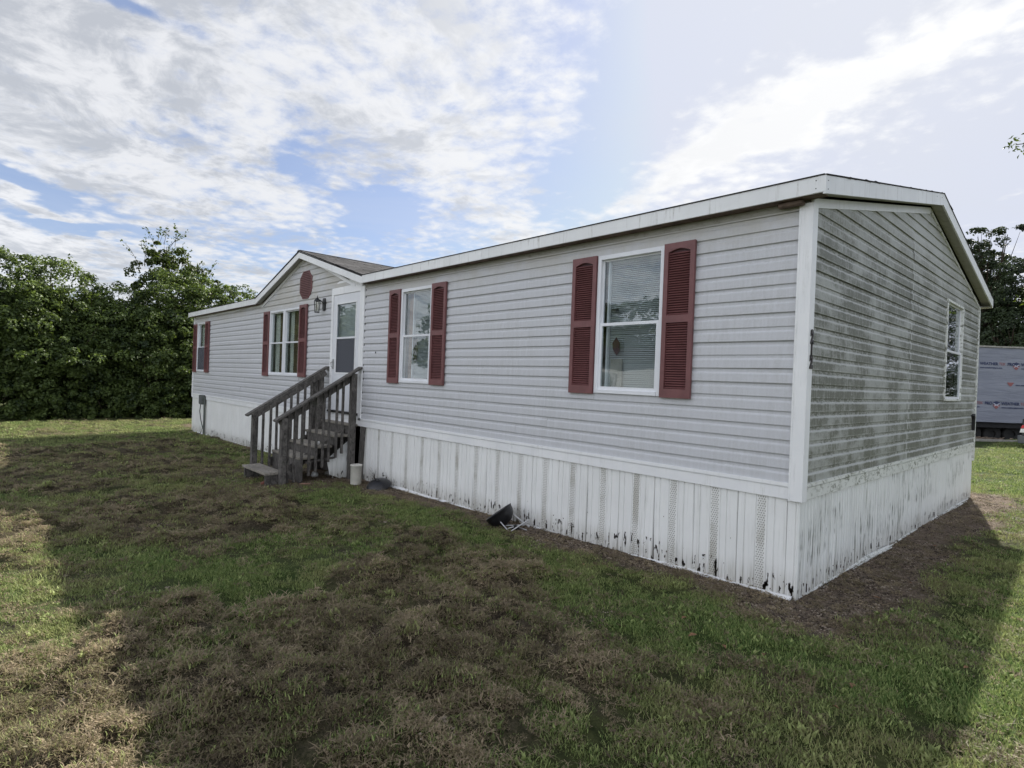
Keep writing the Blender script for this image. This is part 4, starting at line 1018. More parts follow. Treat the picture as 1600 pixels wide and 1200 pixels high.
# ------------------------------------------------------------------ wooden steps
steps = thing('wooden_steps', 'weathered grey wooden steps with railings leading up to the white door', 'steps', (-7.65, -.7, -.10))
WD = MAT['weathered_wood']; TD = MAT['weathered_tread']
XR, XLf = -7.06, -8.30
def topz(y): return 1.775+.623*y
for X_ in (XR, XLf):
    sgn = 1 if X_ == XR else -1
    MB().box(X_-.045, X_+.045, -.20, -.105, gz_(X_)-.05, topz(-.15)-.03).build('post', WD, steps, .004)
    MB().box(X_-.045, X_+.045, -1.335, -1.245, gz_(X_)-.05, topz(-1.29)-.035).build('post', WD, steps, .004)
    MB().box(X_-.045-sgn*.0, X_+.045, -.30, -.215, gz_(X_)-.05, topz(-.25)-.10).build('post', WD, steps, .004) if X_ == XLf else None
    MB().bar((X_, -.03, topz(-.03)), (X_, -1.43, topz(-1.43)), .125, .034).build('handrail', WD, steps, .004)
    bo = .095 if sgn > 0 else .066
    MB().bar((X_-sgn*.065, -.09, topz(-.09)-bo), (X_-sgn*.065, -1.34, topz(-1.34)-bo), .036, .125 if sgn > 0 else .10).build('rail_board', WD, steps, .003)
    MB().bar((X_-sgn*(.34 if sgn > 0 else .065), -.05, .68), (X_-sgn*(.34 if sgn > 0 else .065), -1.05, .08), .036, .13).build('stringer', WD, steps, .003)
    for i in range(9 if X_ == XR else 8):
        y_ = -.31-i*.112 if X_ == XR else -.36-i*.118
        jt = random.uniform(-.012, .012); y_ += jt
        tz = topz(y_)-.07+random.uniform(-.01, .025) if X_ == XLf else topz(y_)-.045
        bz = max(gz_(X_)+.02, .58+.60*y_+random.uniform(-.03, .0)-.05)
        xb = X_-sgn*.102 if X_ == XR else X_+.102
        xb = X_+.0 if X_ == XR else xb
        if X_ == XR: xb = X_-.028+.0
        MB().bar((xb, y_, bz), (xb+random.uniform(-.004, .004), y_+random.uniform(-.008, .008), tz), .036, .036, up=(1, 0, 0)).build('baluster', WD, steps, .003)
for i, (yf, z_) in enumerate(((-.99, .30), (-.72, .465), (-.42, .63), (-.12, .80))):
    for j in range(2):
        MB().box(XLf+.05, XR-.05+random.uniform(-.01, .01), yf+j*.142-.02, yf+j*.142+.115, z_-.036+random.uniform(-.003, .003), z_).build('tread', TD, steps, .004)
for yf, z_ in ((-.72, .465), (-.42, .63), (-.12, .80)): MB().box(XLf+.06, XR-.10, yf+.005, yf+.03, z_-.175, z_-.037).build('riser_board', WD, steps)
MB().box(XLf+.05, XR-.30, -.10, -.07, -.12, .62).build('back_board', WD, steps)
for j in range(2): MB().box(-8.12+j*.01, -7.11, -1.53+j*.145, -1.393+j*.145, .058+j*.004, .096+j*.004).build('tread', TD, steps, .004)
MB().box(-7.18, -7.14, -1.51, -1.27, -.12, .056).build('support_block', WD, steps, .003); MB().box(-8.08, -8.04, -1.51, -1.27, -.14, .056).build('support_block', WD, steps, .003)
MB().box(XLf+.05, XR-.05, -1.00, -.965, -.10, .262).build('riser_board', WD, steps, .003)
pl = MB().bar((-6.965, -.03, -.12), (-6.925, -.022, .77), .14, .022, up=(0, -1, 0)).build('leaning_plank', WD, None, .003)
tag(pl, 'narrow grey weathered board standing on end against the skirting beside the top post', 'plank')

# ------------------------------------------------------------------ small things in the yard
bk = thing('plastic_bucket', 'tall off-white open bucket standing at the foot of the top stair post', 'bucket', (-6.50, -.35, -.095))
MB().lathe([(0, .0), (.078, .0), (.083, .02), (.088, .30), (.092, .302), (.092, .32), (.084, .32), (.080, .30), (.072, .03), (0, .025)], (-6.50, -.35, -.095), 28).build('pail', MAT['bucket_plastic'], bk, smooth=True)
MB().lathe([(0, .292), (.080, .292)], (-6.50, -.35, -.095), 20).build('contents', MAT['dark_void'], bk, recalc=False)
wd = thing('weed', 'small dead weed sprig between the bucket and the skirting', 'weed', (-6.33, -.12, -.10))
m_ = MB()
for i in range(14):
    a = random.uniform(-1.2, 1.2); h = random.uniform(.12, .28); m_.tube([(-6.33, -.12, -.10), (-6.33+.04*a, -.12-.02*a, -.10+h*.6), (-6.33+.11*a, -.12-.04, -.10+h)], .004, 4, .001)
m_.build('stem', MAT['bark'], wd)
# grill lid lying on the ground
ld = thing('grill_lid', 'round black domed grill lid lying on the dirt beside the bucket', 'grill lid', (-6.02, -.20, -.085))
AX = Vector((.12, -.34, .92)).normalized()
MB().lathe([(.19, 0), (.195, .012), (.19, .022), (.17, .055), (.13, .085), (.07, .102), (0, .108)], (-6.02, -.22, -.060), 32, AX).build('dome', MAT['black_enamel'], ld, smooth=True)
Qx = AX.to_track_quat('Z', 'Y'); c0_ = Vector((-6.02, -.22, -.060))
m_ = MB(); m_.tube([tuple(c0_+Qx @ Vector(p)) for p in ((-.035, 0, .10), (-.035, 0, .135), (.035, 0, .135), (.035, 0, .10))], .008, 6); m_.build('handle', MAT['black_iron'], ld)
# tipped kettle grill
kg = thing('kettle_grill', 'small black kettle grill fallen over on its side against the skirting', 'grill', (-3.10, -.27, -.05))
KA = Vector((-.62, .12, .78)).normalized(); kc_ = Vector((-3.20, -.27, .075))
MB().lathe([(0, -.135), (.05, -.130), (.10, -.108), (.14, -.070), (.165, -.02), (.172, .03), (.178, .034), (.174, .040), (.162, .034), (.155, -.02), (.13, -.06), (.09, -.10), (0, -.12)], kc_, 32, Vector((-.50, -.33, .80)).normalized()).build('bowl', MAT['black_enamel'], kg, smooth=True)
MB().lathe([(0, .030), (.150, .030)], kc_, 24, Vector((-.50, -.33, .80)).normalized()).build('ash_bed', MAT['dark_void'], kg, recalc=False)
for p0, p1 in (((-3.13, -.36, .05), (-2.94, -.36, -.055)), ((-3.08, -.17, .09), (-2.88, -.10, -.03)), ((-3.12, -.24, -.02), (-2.82, -.20, -.035))):
    MB().tube([p0, p1], .0075, 8).build('leg', MAT['aluminium'], kg)
m_ = MB(); m_.tube([(-2.98, -.34, -.03), (-2.86, -.12, .03)], .007, 6); m_.tube([(-3.06, -.30, -.02), (-2.84, -.22, .02)], .006, 6); m_.tube([(-2.92, -.36, -.05), (-2.84, -.16, .07)], .008, 6); m_.build('wire_shelf', MAT['aluminium'], kg)
MB().lathe([(0, -.012), (.045, -.012), (.045, .012), (0, .012)], (-2.93, -.27, -.035), 18, Vector((.3, -1, .1)).normalized()).build('wheel', MAT['black_iron'], kg)
# bits by the steps
def chunk(name, label, cat, x, y, s, mat, seed, flat=.4):
    rg = random.Random(seed); bm = bmesh.new(); bmesh.ops.create_icosphere(bm, subdivisions=2, radius=1)
    for v in bm.verts: v.co = Vector((v.co.x*s[0], v.co.y*s[1], v.co.z*s[2]))*rg.uniform(.8, 1.1)
    me = bpy.data.meshes.new(name); bm.to_mesh(me); bm.free(); o = link(name, me, mat); o.location = (x, y, gz_(x)+s[2]*.5); o.rotation_euler.z = rg.uniform(0, 3); return tag(o, label, cat)
chunk('brick_piece', 'broken piece of red brick on the dirt at the foot of the near stair post', 'brick', -7.28, -1.46, (.10, .06, .03), MAT['brick_red'], 1)
chunk('stone_slab', 'flat pinkish stone chip on the dirt under the steps', 'stone', -6.95, -.98, (.09, .05, .012), MAT['pink_stone'], 2)
chunk('crumpled_paper', 'crumpled white paper lying under the middle of the steps', 'litter', -7.55, -.55, (.07, .05, .06), MAT['paper_white'], 3)
o = chunk('paper_scrap', 'small white scrap on the second step from the bottom', 'litter', -7.30, -.62, (.03, .025, .035), MAT['paper_white'], 4); o.location.z = .49
chunk('pale_block', 'pale broken block lying on the dirt beneath the steps', 'block', -7.55, -.25, (.13, .08, .05), MAT['concrete'], 5)
o = MB().bar((-7.14, -.90, .21), (-7.16, -.40, .26), .06, .03).build('fallen_board', WD, None, .003); tag(o, 'short dark board wedged behind the balusters under the near railing', 'plank')
leafy = []
for i in range(16):
    X_ = random.choice([random.uniform(-5, 1.2), random.uniform(-8.6, -6.2)]); Y_ = random.uniform(-1.6, -.35) if X_ > -5 else random.uniform(-1.8, -1.2)
    leafy.append((X_, Y_))
leafy += [(.42, .55), (.35, 2.9), (.6, 3.4), (.5, 1.2)]
m_ = MB()
for X_, Y_ in leafy:
    a = random.uniform(0, 6.28); s_ = random.uniform(.018, .04); ca_, sa_ = math.cos(a)*s_, math.sin(a)*s_; g = float(gheight(np.array([X_]), np.array([Y_]))[0])+.02
    m_.poly([(X_-ca_, Y_-sa_, g), (X_+sa_*.5, Y_-ca_*.5, g+.008), (X_+ca_, Y_+sa_, g+.004), (X_-sa_*.5, Y_+ca_*.5, g+.012)])
tag(m_.build('fallen_leaves', MAT['stud_wood'], None, recalc=False), 'dry fallen leaves scattered on the lawn', None, None, 'stuff')

# porch lantern
lt = thing('porch_lantern', 'black metal carriage lantern mounted on the wall left of the door', 'wall lamp', (-8.55, 0, 2.90))
LX, LZ = -8.59, 2.89; LN = .14
MB(FR).prism([(-8.57, 2.80), (-8.50, 2.80), (-8.48, 2.85), (-8.48, 2.99), (-8.50, 3.03), (-8.57, 3.03), (-8.59, 2.99), (-8.59, 2.85)], .018, .04).build('wall_plate', MAT['black_iron'], lt)
MB(FR).tube([(-8.535, .04, 2.93), (-8.55, .10, 2.99), (LX, .16, 2.985), (LX, LN, 2.95)], .009, 6).build('arm', MAT['black_iron'], lt)
MB().lathe([(0, .11), (.006, .10), (.010, .070), (.024, .055), (.052, .028), (.062, 0), (0, .0)], (LX, -LN, LZ+.075), 8).build('cap', MAT['black_iron'], lt)
m_ = MB()
for i in range(4):
    a = math.pi/4+i*math.pi/2; m_.tube([(LX+.055*math.cos(a), -LN+.055*math.sin(a), LZ+.075), (LX+.040*math.cos(a), -LN+.040*math.sin(a), LZ-.12)], .007, 5)
m_.lathe([(0, -.12), (.047, -.12), (.047, -.135), (0, -.135)], (LX, -LN, LZ), 8); m_.build('cage', MAT['black_iron'], lt)
MB().lathe([(.050, .07), (.036, -.115)], (LX, -LN, LZ), 4, None).build('glass', MAT['lamp_glass'], lt, recalc=False)
MB().lathe([(0, .03), (.02, .02), (.024, -.01), (.012, -.05), (.012, -.1)], (LX, -LN, LZ), 10).build('bulb', MAT['lamp_white'], lt)
# meter box and cord
mt = thing('meter_box', 'small grey utility box with a hanging cord near the left end of the skirting', 'utility box', (-15.95, -.05, .75))
MB(FR).box(-16.10, -15.82, .012, .12, .64, .90).build('housing', MAT['meter_grey'], mt, .01)
MB(FR).box(-16.09, -15.83, .121, .128, .66, .88).build('cover', MAT['bumper_plastic'], mt, .003)
MB(FR).tube([(-15.80, .05, .86), (-15.79, .05, .4), (-15.80, .05, -.2)], .028, 8).build('conduit', MAT['meter_grey'], mt)
MB(FR).tube([(-16.02, .09, .64), (-15.98, .12, .45), (-15.78, .14, .22), (-15.62, .13, .02), (-15.70, .16, -.15), (-15.95, .2, -.19)], .011, 6).build('cord', MAT['black_iron'], mt)

# ------------------------------------------------------------------ foliage
def rand_dirs(n, rg):
    d = rg.normal(size=(n, 3)); return d/np.linalg.norm(d, axis=1)[:, None]
def leaves_mesh(name, P, Nrm, size, tint, rg, asp=.75, droop=.35):
    """folded leaf (two triangles hinged on the midrib... four verts) at each point"""
    n = len(P); r = rand_dirs(n, rg); Nn = Nrm+.75*r; Nn /= np.linalg.norm(Nn, axis=1)[:, None]
    down = np.tile(np.array([0, 0, -1.]), (n, 1))*droop+rand_dirs(n, rg); A = down-Nn*(down*Nn).sum(1)[:, None]; A /= np.linalg.norm(A, axis=1)[:, None]+1e-9
    B = np.cross(Nn, A); s = size*rg.uniform(.6, 1.35, n)[:, None]
    fold = Nn*s*.18
    v = np.stack([P-A*s*.5, P+B*s*asp*.5+fold, P+A*s*.62, P-B*s*asp*.5+fold], 1).reshape(-1, 3)
    i0 = np.arange(n)*4; F = np.stack([i0, i0+1, i0+2, i0, i0+2, i0+3], 1).reshape(-1, 3)
    me = bpy.data.meshes.new(name); me.vertices.add(len(v)); me.vertices.foreach_set('co', v.ravel().astype(np.float32)); me.loops.add(F.size); me.loops.foreach_set('vertex_index', F.ravel().astype(np.int32))
    me.polygons.add(len(F)); me.polygons.foreach_set('loop_start', np.arange(0, F.size, 3).astype(np.int32)); me.update()
    a = me.attributes.new('tint', 'FLOAT', 'POINT'); a.data.foreach_set('value', np.repeat(np.clip(tint, 0, 1), 4).astype(np.float32)); return me
def crown(lumps, n, size, rg, sub=26, subr=(.28, .62), flat=.8):
    """lumps: (x,y,z,rx,ry,rz). Leaves sit on many small clusters spread over each lump's surface."""
    L = np.array(lumps); area = (L[:, 3]*L[:, 5]+L[:, 4]*L[:, 5]+L[:, 3]*L[:, 4]); pr = area/area.sum(); P = []; N = []; Tn = []
    for l, p in zip(L, pr):
        ns = max(6, int(sub*p*len(L))); per = max(4, int(n*p/ns)); d = rand_dirs(ns, rg); rad = rg.uniform(.66, 1.0, ns)[:, None]
        C_ = l[:3]+d*rad*l[3:6]; sr = rg.uniform(subr[0], subr[1], ns)*min(1.3, l[3:6].min()/1.2)
        dd = rand_dirs(ns*per, rg).reshape(ns, per, 3); bias = d[:, None, :]*.55+np.array([0, 0, .45]); dd = dd+bias; dd /= np.linalg.norm(dd, axis=2)[:, :, None]
        rr = (rg.uniform(.35, 1.05, (ns, per, 1))**.6)*sr[:, None, None]
        pts = C_[:, None, :]+dd*rr*np.array([1, 1, flat]); P.append(pts.reshape(-1, 3)); N.append((dd*.8+np.array([0, 0, .35])).reshape(-1, 3))
        ct = rg.normal(.45, .17, ns); Tn.append((ct[:, None]+rg.normal(0, .16, (ns, per))).ravel())
    P = np.concatenate(P); N = np.concatenate(N); Tn = np.concatenate(Tn); return P, N/np.linalg.norm(N, axis=1)[:, None], Tn
def limbs(base, lumps, r0, rg, m_):
    bx, by, bz = base; top = max(l[2] for l in lumps); cx_ = np.mean([l[0] for l in lumps]); cy_ = np.mean([l[1] for l in lumps])
    tp = (bx*.4+cx_*.6, by*.4+cy_*.6, bz+(top-bz)*.8)
    m_.tube([(bx, by, bz-.2), (bx*.8+tp[0]*.2+.1, by*.8+tp[1]*.2, bz+(tp[2]-bz)*.35), (bx*.4+tp[0]*.6-.08, by*.4+tp[1]*.6, bz+(tp[2]-bz)*.7), tp], r0, 8, r0*.25)
    for l in lumps:
        t = rg.uniform(.25, .75); s = (bx+(tp[0]-bx)*t, by+(tp[1]-by)*t, bz+(tp[2]-bz)*t); e = (l[0], l[1], l[2]+l[5]*.3)
        mid = ((s[0]+e[0])/2+rg.uniform(-.2, .2), (s[1]+e[1])/2+rg.uniform(-.2, .2), (s[2]+e[2])/2+.15)
        m_.tube([s, mid, e], r0*.38, 6, r0*.08)
        for _ in range(3):
            d = rand_dirs(1, rg)[0]; m_.tube([mid, (l[0]+d[0]*l[3]*.7, l[1]+d[1]*l[4]*.7, l[2]+abs(d[2])*l[5]*.8)], r0*.14, 4, r0*.03)
def tree(name, label, cat, base, lumps, n, size, mat, seed, r0=.16, group=None, sub=26, subr=(.28, .62), twigs=0, tshift=0.):
    rg = np.random.default_rng(seed); root = thing(name, label, cat, base, group)
    P, N, Tn = crown(lumps, n, size, rg, sub, subr); Tn = Tn+tshift
    if twigs:   # loose shoots poking out of the top
        tp = []; m2 = MB()
        for _ in range(twigs):
            l = lumps[rg.integers(len(lumps))]; d = rand_dirs(1, rg)[0]; d[2] = abs(d[2])+.5; d /= np.linalg.norm(d)
            p0 = np.array(l[:3])+d*np.array(l[3:6])*.9; ln = rg.uniform(.35, .95); dr = d*.5+np.array([rg.normal(0, .35), rg.normal(0, .35), .8]); dr /= np.linalg.norm(dr)
            bend = np.array([rg.normal(0, .2), rg.normal(0, .2), -.25])
            q0 = p0+dr*ln*.5; q1 = p0+dr*ln+bend*ln*.5; m2.tube([tuple(p0-dr*.3), tuple(q0), tuple(q1)], .010, 4, .003)
            for t in np.linspace(.1, 1, 14):
                c_ = p0+dr*ln*t+bend*ln*.5*t*t; tp.append(c_+rg.normal(0, .055, 3))
        tp = np.array(tp); P = np.concatenate([P, tp]); N = np.concatenate([N, rand_dirs(len(tp), rg)]); Tn = np.concatenate([Tn, rg.normal(.6, .15, len(tp))])
        m2.build('shoot', MAT['bark'], root, recalc=False)
    keep = P[:, 2] > gz_(P[:, 0].min())-.05; P, N, Tn = P[keep], N[keep], Tn[keep]
    link('crown', leaves_mesh('crown', P, N, size, Tn, rg), mat, root)
    m_ = MB(); limbs(base, lumps, r0, rg, m_); m_.build('trunk', MAT['bark'], root, recalc=False)
    return root
def skirt_lumps(x, y, w, d, h, rg, n=7):
    out = []
    for i in range(n): out.append((x+rg.uniform(-.2, .7)*d, y+rg.uniform(-.5, .5)*w, rg.uniform(.5, h*.62), d*.55, w*.30, rg.uniform(.8, 1.3)))
    return out
G = -.21
def hedge(name, label, x, y, w, d, h, top, n, seed, tw, ts=0.):
    """vine-smothered tree: low apron lumps, shoulders and a crown whose highest lumps are given"""
    rg = np.random.default_rng(seed+100); L = []
    for i in range(9):
        L.append((x+d*.30+rg.uniform(-.3, .5), y+w*(-.5+(i % 5)/4)+rg.uniform(-.3, .3), rg.uniform(.3, 1.9)+(i//5)*1.1, rg.uniform(.8, 1.3), rg.uniform(.8, 1.2), rg.uniform(.7, 1.15)))
    for i in range(8): L.append((x+d*.55+rg.uniform(-.25, .35), y+w*(-.52+i/7*1.04), rg.uniform(-.05, .45), .75, .7, .75))
    for i in range(7):
        L.append((x+rg.uniform(-.8, .3), y+w*(-.5+i/6)+rg.uniform(-.2, .2), h*rg.uniform(.50, .70), rg.uniform(1.0, 1.5), rg.uniform(.9, 1.3), rg.uniform(.9, 1.3)))
    for i in range(5): L.append((x-1.0+rg.uniform(-.5, .4), y+w*(-.4+i/5), h*.40, 1.6, 1.4, 1.5))
    L += top
    return tree(name, label, 'tree', (x-.8, y, G), L, int(n*3.3), .094, MAT['vine_leaf'], seed, .17, None, 46, (.20, .50), tw, ts)
hedge('vine_covered_tree', 'broad rounded vine-covered tree at the far left edge of the photo', -24.3, -4.9, 3.6, 1.8, 5.3, [(-24.6, -4.6, 4.2, 1.5, 1.7, 1.35), (-24.8, -6.2, 4.0, 1.6, 1.5, 1.2)], 36000, 1, 16)
hedge('vine_covered_tree', 'dome-shaped vine-covered tree second from the left', -24.2, -2.5, 3.0, 1.8, 5.0, [(-24.9, -2.75, 4.15, 1.4, 1.2, 1.25)], 30000, 2, 12, .06)
hedge('vine_covered_tree', 'low dip of vine-covered tree between the left dome and the tall feathery tree', -24.2, -.5, 2.8, 1.8, 4.7, [(-24.8, -.8, 3.5, 1.4, 1.3, 1.2)], 28000, 3, 26, -.04)
hedge('vine_covered_tree', 'vine-covered tree under the tall feathery treetop beside the home end', -24.0, 1.2, 2.8, 1.8, 5.0, [(-24.5, 1.0, 4.1, 1.5, 1.3, 1.4), (-24.6, 2.2, 4.0, 1.2, 1.2, 1.5)], 32000, 4, 20, .02)
tree('feathery_tree', 'tall feathery locust treetop rising above the vine thicket', 'tree', (-25.6, 1.0, G), [(-25.6, .95, 6.4, .62, .62, .70), (-25.5, .5, 5.6, .8, .8, .7), (-25.6, 1.5, 5.5, .9, .8, .75), (-25.6, 2.3, 5.0, .8, .8, .7), (-25.6, 1.0, 4.6, 1.2, 1.2, .9)], 9000, .10, MAT['oak_leaf'], 5, .12, None, 20, (.25, .5), 44)
hedge('vine_covered_tree', 'darker vine-covered tree directly behind the left end of the home', -24.6, 4.3, 3.4, 1.8, 4.6, [(-24.9, 3.7, 3.9, 1.3, 1.2, 1.2), (-25.0, 5.1, 3.6, 1.4, 1.3, 1.2)], 30000, 6, 30, -.08)
hedge('vine_covered_tree', 'vine-covered tree showing just above the roof left of the small gable', -25.8, 7.8, 3.8, 1.8, 4.9, [(-25.9, 7.2, 4.2, 1.5, 1.5, 1.3), (-26.2, 8.8, 4.3, 1.5, 1.4, 1.3)], 20000, 7, 40, .1)
# dark growth standing behind the first row
for i, (x, y, h) in enumerate(((-27.4, -6.5, 4.6), (-27.5, -3.2, 4.4), (-27.3, .2, 4.0), (-27.2, 3.4, 3.9), (-28.0, 7.0, 4.1))):
    tree('thicket_tree', ('shaded tree behind the far left vine dome', 'shaded tree behind the second vine dome', 'shaded tree behind the dip in the vine thicket', 'shaded tree behind the feathery treetop', 'shaded tree behind the thicket hidden by the home')[i], 'tree', (x, y, G),
         [(x, y, h*.75, 1.6, 1.9, 1.1), (x, y-.9, h*.4, 1.4, 1.5, 1.5), (x, y+.9, h*.4, 1.4, 1.5, 1.5), (x+.6, y, h*.22, 1.4, 1.8, 1.0)], 15000, .15, MAT['dark_leaf'], 30+i, .15, 'thicket trees in the second row', 30, (.3, .7))
# tall dark trees on the right beyond the wrapped home
def pine(name, label, x, y, h, seed, n, spread=1., mat='dark_leaf', lo=.30):
    rg = np.random.default_rng(seed+500); L = []; z = h*lo; k = 0
    while z < h*.97:
        t = (z/h-lo)/(1-lo); R = spread*(2.9*(1-t)**.7+.7)
        for j in range(5 if t < .7 else 3):
            a = k*2.4+rg.uniform(-.3, .3); rr = R*rg.uniform(.35, .85); L.append((x+rr*math.cos(a), y+rr*math.sin(a), z+rg.uniform(-.4, .4), .50*R+.35, .50*R+.35, .38+.1*R)); k += 1
        z += h*.085
    return tree(name, label, 'tree', (x, y, -.3), L, int(n*2.0), .14, MAT[mat], seed, .28, None, 13, (.55, 1.15), 0)
pine('dark_tree', 'tall dark pine rising above the roof edge at the right', -5.2, 44.5, 13.6, 71, 26000, 1.0)
pine('dark_tree', 'wide dark tree behind the wrapped home at the right edge', -1.2, 45.5, 10.6, 72, 26000, 1.1)
pine('dark_tree', 'lower dark tree filling in behind the wrapped home', -8.6, 47.0, 9.0, 73, 15000, 1.2, lo=.15)
pine('dark_tree', 'low bushy dark tree just above the wrapped home roof', -3.5, 41.5, 6.6, 74, 16000, 1.15, lo=.12)
pine('dark_tree', 'dark tree beyond the right edge of the photo, mirrored in the end window', 3.5, 44.0, 12.0, 75, 9000, 1.3, lo=.15)
pine('dark_tree', 'second dark tree beyond the right edge, mirrored in the end window', 8.5, 42.0, 11.0, 76, 9000, 1.3, lo=.15)
# tree standing outside the right edge; only the tips of two limbs hang into view
rt = thing('overhanging_tree', 'tree outside the right edge with small leafy limb tips hanging into view', 'tree', (6.3, 8.2, -.1))
rg = np.random.default_rng(9); m_ = MB(); base = Vector((6.3, 8.2, -.2))
m_.tube([tuple(base), (6.35, 8.15, 1.8), (6.2, 8.1, 3.8), (6.4, 8.3, 6.4), (6.3, 8.4, 8.0)], .20, 10, .06)
tipA = Vector((-0.027, 10.945, 6.91)); tipB = Vector((0.312, 9.807, 3.507))
PP = []
for s, tip, k, sp in ((Vector((6.2, 8.1, 3.9)), tipA, 900, .15), (Vector((6.3, 8.1, 2.9)), tipB, 500, .14)):
    mid = (s+tip)/2+Vector((.2, .2, .75)); m_.tube([tuple(s), tuple(mid), tuple(tip)], .06, 6, .008)
    for i in range(k):
        t = rg.uniform(.35, 1.0)**.8; p = s*(1-t)**2+mid*2*t*(1-t)*1.0+tip*t*t if 0 else (s.lerp(mid, t*2) if t < .5 else mid.lerp(tip, t*2-1))
        PP.append(np.array(p)+rg.normal(0, sp*(1.35-t)*2.0+.03, 3)*np.array([1, 1, .6]))
for i in range(5200):
    l = [(6.3, 8.4, 7.6, 1.7), (7.4, 8.0, 6.0, 1.8), (5.9, 9.2, 6.4, 1.4), (7.6, 9.2, 4.6, 1.5), (6.9, 7.6, 7.2, 1.4)][i % 5]; d = rand_dirs(1, rg)[0]; PP.append(np.array(l[:3])+d*l[3]*rg.uniform(.5, 1)**.5)
PP = np.array(PP)
link('crown', leaves_mesh('crown', PP, rand_dirs(len(PP), rg)*.6+np.array([0, 0, .6]), .085, rg.normal(.55, .2, len(PP)), rg, .45), MAT['oak_leaf'], rt)
m_.build('trunk', MAT['bark'], rt, recalc=False)

# ------------------------------------------------------------------ wrapped home section on the right
UD = Vector((.684, .730, 0)).normalized(); ND = Vector((UD.y, -UD.x, 0))   # along the wall / towards the viewer
ORG = Vector((-2.50, 24.45, 0))
def WR(u, n, z): p = ORG+UD*u+ND*n; return (p.x, p.y, z)
T = newmat('house_wrap'); n1 = T.noise(T.vmath('MULTIPLY', T.pos, (.5, .5, 5)), 1.6, 5, .6, .5); n2 = T.noise(T.pos, 1.2, 3)
c = T.mix(T.ramp(n1, .3, .7), (.185, .20, .245), (.235, .25, .295)); principled(T, c, .6, 0, n1, .5, .05, .3); MAT['house_wrap'] = T.mat
wr = thing('wrapped_home_section', 'blue-grey weather-wrapped home section on wheels beyond the lawn at the right', 'mobile home', tuple(ORG))
MB(WR).box(-9, 9, -4.2, -.02, .70, 3.62).build('frame', MAT['concrete'], wr)
for i, (za, zb) in enumerate(((.66, 1.52), (1.50, 2.36), (2.34, 3.25), (3.23, 3.64))):
    s = MB(WR); n_ = 36; rg2 = random.Random(i)
    for k in range(n_+1):
        u = -9+18*k/n_; o_ = .004*i+rg2.uniform(0, .012); w_ = rg2.uniform(-.012, .012); s.v += [WR(u, o_, za+w_), WR(u, o_+.010, (za+zb)/2), WR(u, o_+.002, zb+w_*.6)]
        if k: q_ = 3*k; s.f += [(q_-3, q_, q_+1, q_-2), (q_-2, q_+1, q_+2, q_-1)]
    s.build('wrap_sheet', MAT['house_wrap'], wr, recalc=False)
MB(WR).box(-9.1, 9.1, -4.3, .08, 3.64, 3.70).build('roof_edge', MAT['concrete'], wr)
TM = Matrix((UD, Vector((0, 0, 1)), ND)).transposed().to_4x4()
def wtext(txt, u, z, size, mat, name='printed_text', bold=.004):
    p = ORG+UD*u+ND*.034; return text_part(txt, size, MAT[mat], Matrix.Translation((p.x, p.y, z)) @ TM, name, wr, .0005, 'LEFT', bold)
def logo(u, z, full=True):
    """shield + WEATHERTEK PRO + address line"""
    o_ = .030; sh = [(-.13, .10), (0, .15), (.13, .10), (.12, -.04), (.05, -.13), (0, -.16), (-.05, -.13), (-.12, -.04)]
    if full:
        MB(WR).prism([(u+a, z+b) for a, b in sh[:3]+[(.13, .0), (-.13, .0)]], o_, o_+.001).build('shield_print', MAT['print_navy'], wr)
    MB(WR).prism([(u+a, z+b) for a, b in [(-.13, -.002), (.13, -.002)]+sh[3:]], o_, o_+.001).build('shield_print', MAT['print_red'], wr)
    if full:
        m_ = MB(WR)
        for sx in (-1, 1): m_.prism([(u+sx*.12, z+.07), (u+sx*.12, z+.035), (u-sx*.10, z-.07), (u-sx*.08, z-.03)], o_+.0015, o_+.0022)
        m_.build('shield_cross', MAT['print_pale'], wr)
        t = wtext('WEATHER', u+.19, z+.055, .155, 'print_navy', bold=.006); w = max(v.co.dot(UD) for v in t.data.vertices)-ORG.dot(UD)
        t = wtext('TEK', w+.02, z+.055, .155, 'print_red', bold=.001); w = max(v.co.dot(UD) for v in t.data.vertices)-ORG.dot(UD)
        wtext('PRO', w+.07, z+.055, .155, 'print_navy', bold=.006)
    wtext('www.weathertekpro.com', u+.20, z-.10, .085, 'print_navy', bold=.003)
for u_ in (-5.0, -2.42, -.12, 1.52, 3.3, 5.1): logo(u_+.06, 2.93)
for u_ in (-1.0, 1.38, 3.1, 4.8): logo(u_, 2.27, False)
for u_ in (-.9-1.7, -.9, .86, 2.56, 4.3): logo(u_, 1.36)
m_ = MB(WR); m_.box(-9, 9, -.30, -.16, .44, .66); m_.box(-9, 9, -3.9, -3.76, .44, .66)
for k in range(10): m_.box(-8.5+k*1.8, -8.4+k*1.8, -3.76, -.30, .50, .64)
m_.build('chassis_beam', MAT['steel_beam'], wr)
for u_ in (-.25, .55, 1.35):
    w_ = MB(WR).lathe([(.14, -.10), (.34, -.10), (.37, -.06), (.37, .06), (.34, .10), (.14, .10), (.13, .04), (0, .03)], (u_+.6, -.55, .17), 20, Vector((0, 1, 0))).build('wheel', MAT['tyre_rubber'], wr)
for k, u_ in enumerate((-1.0, -.5, .1, -2.2, -3.3)):
    MB(WR).box(u_, u_+.36, -.95, -.55, -.2, .16+.2*(k % 2)).build('pier_block', MAT['concrete'], wr)
MB(WR).box(-9, 9, -4.25, -4.2, -.3, .68).build('rear_skirting', MAT['steel_beam'], wr)
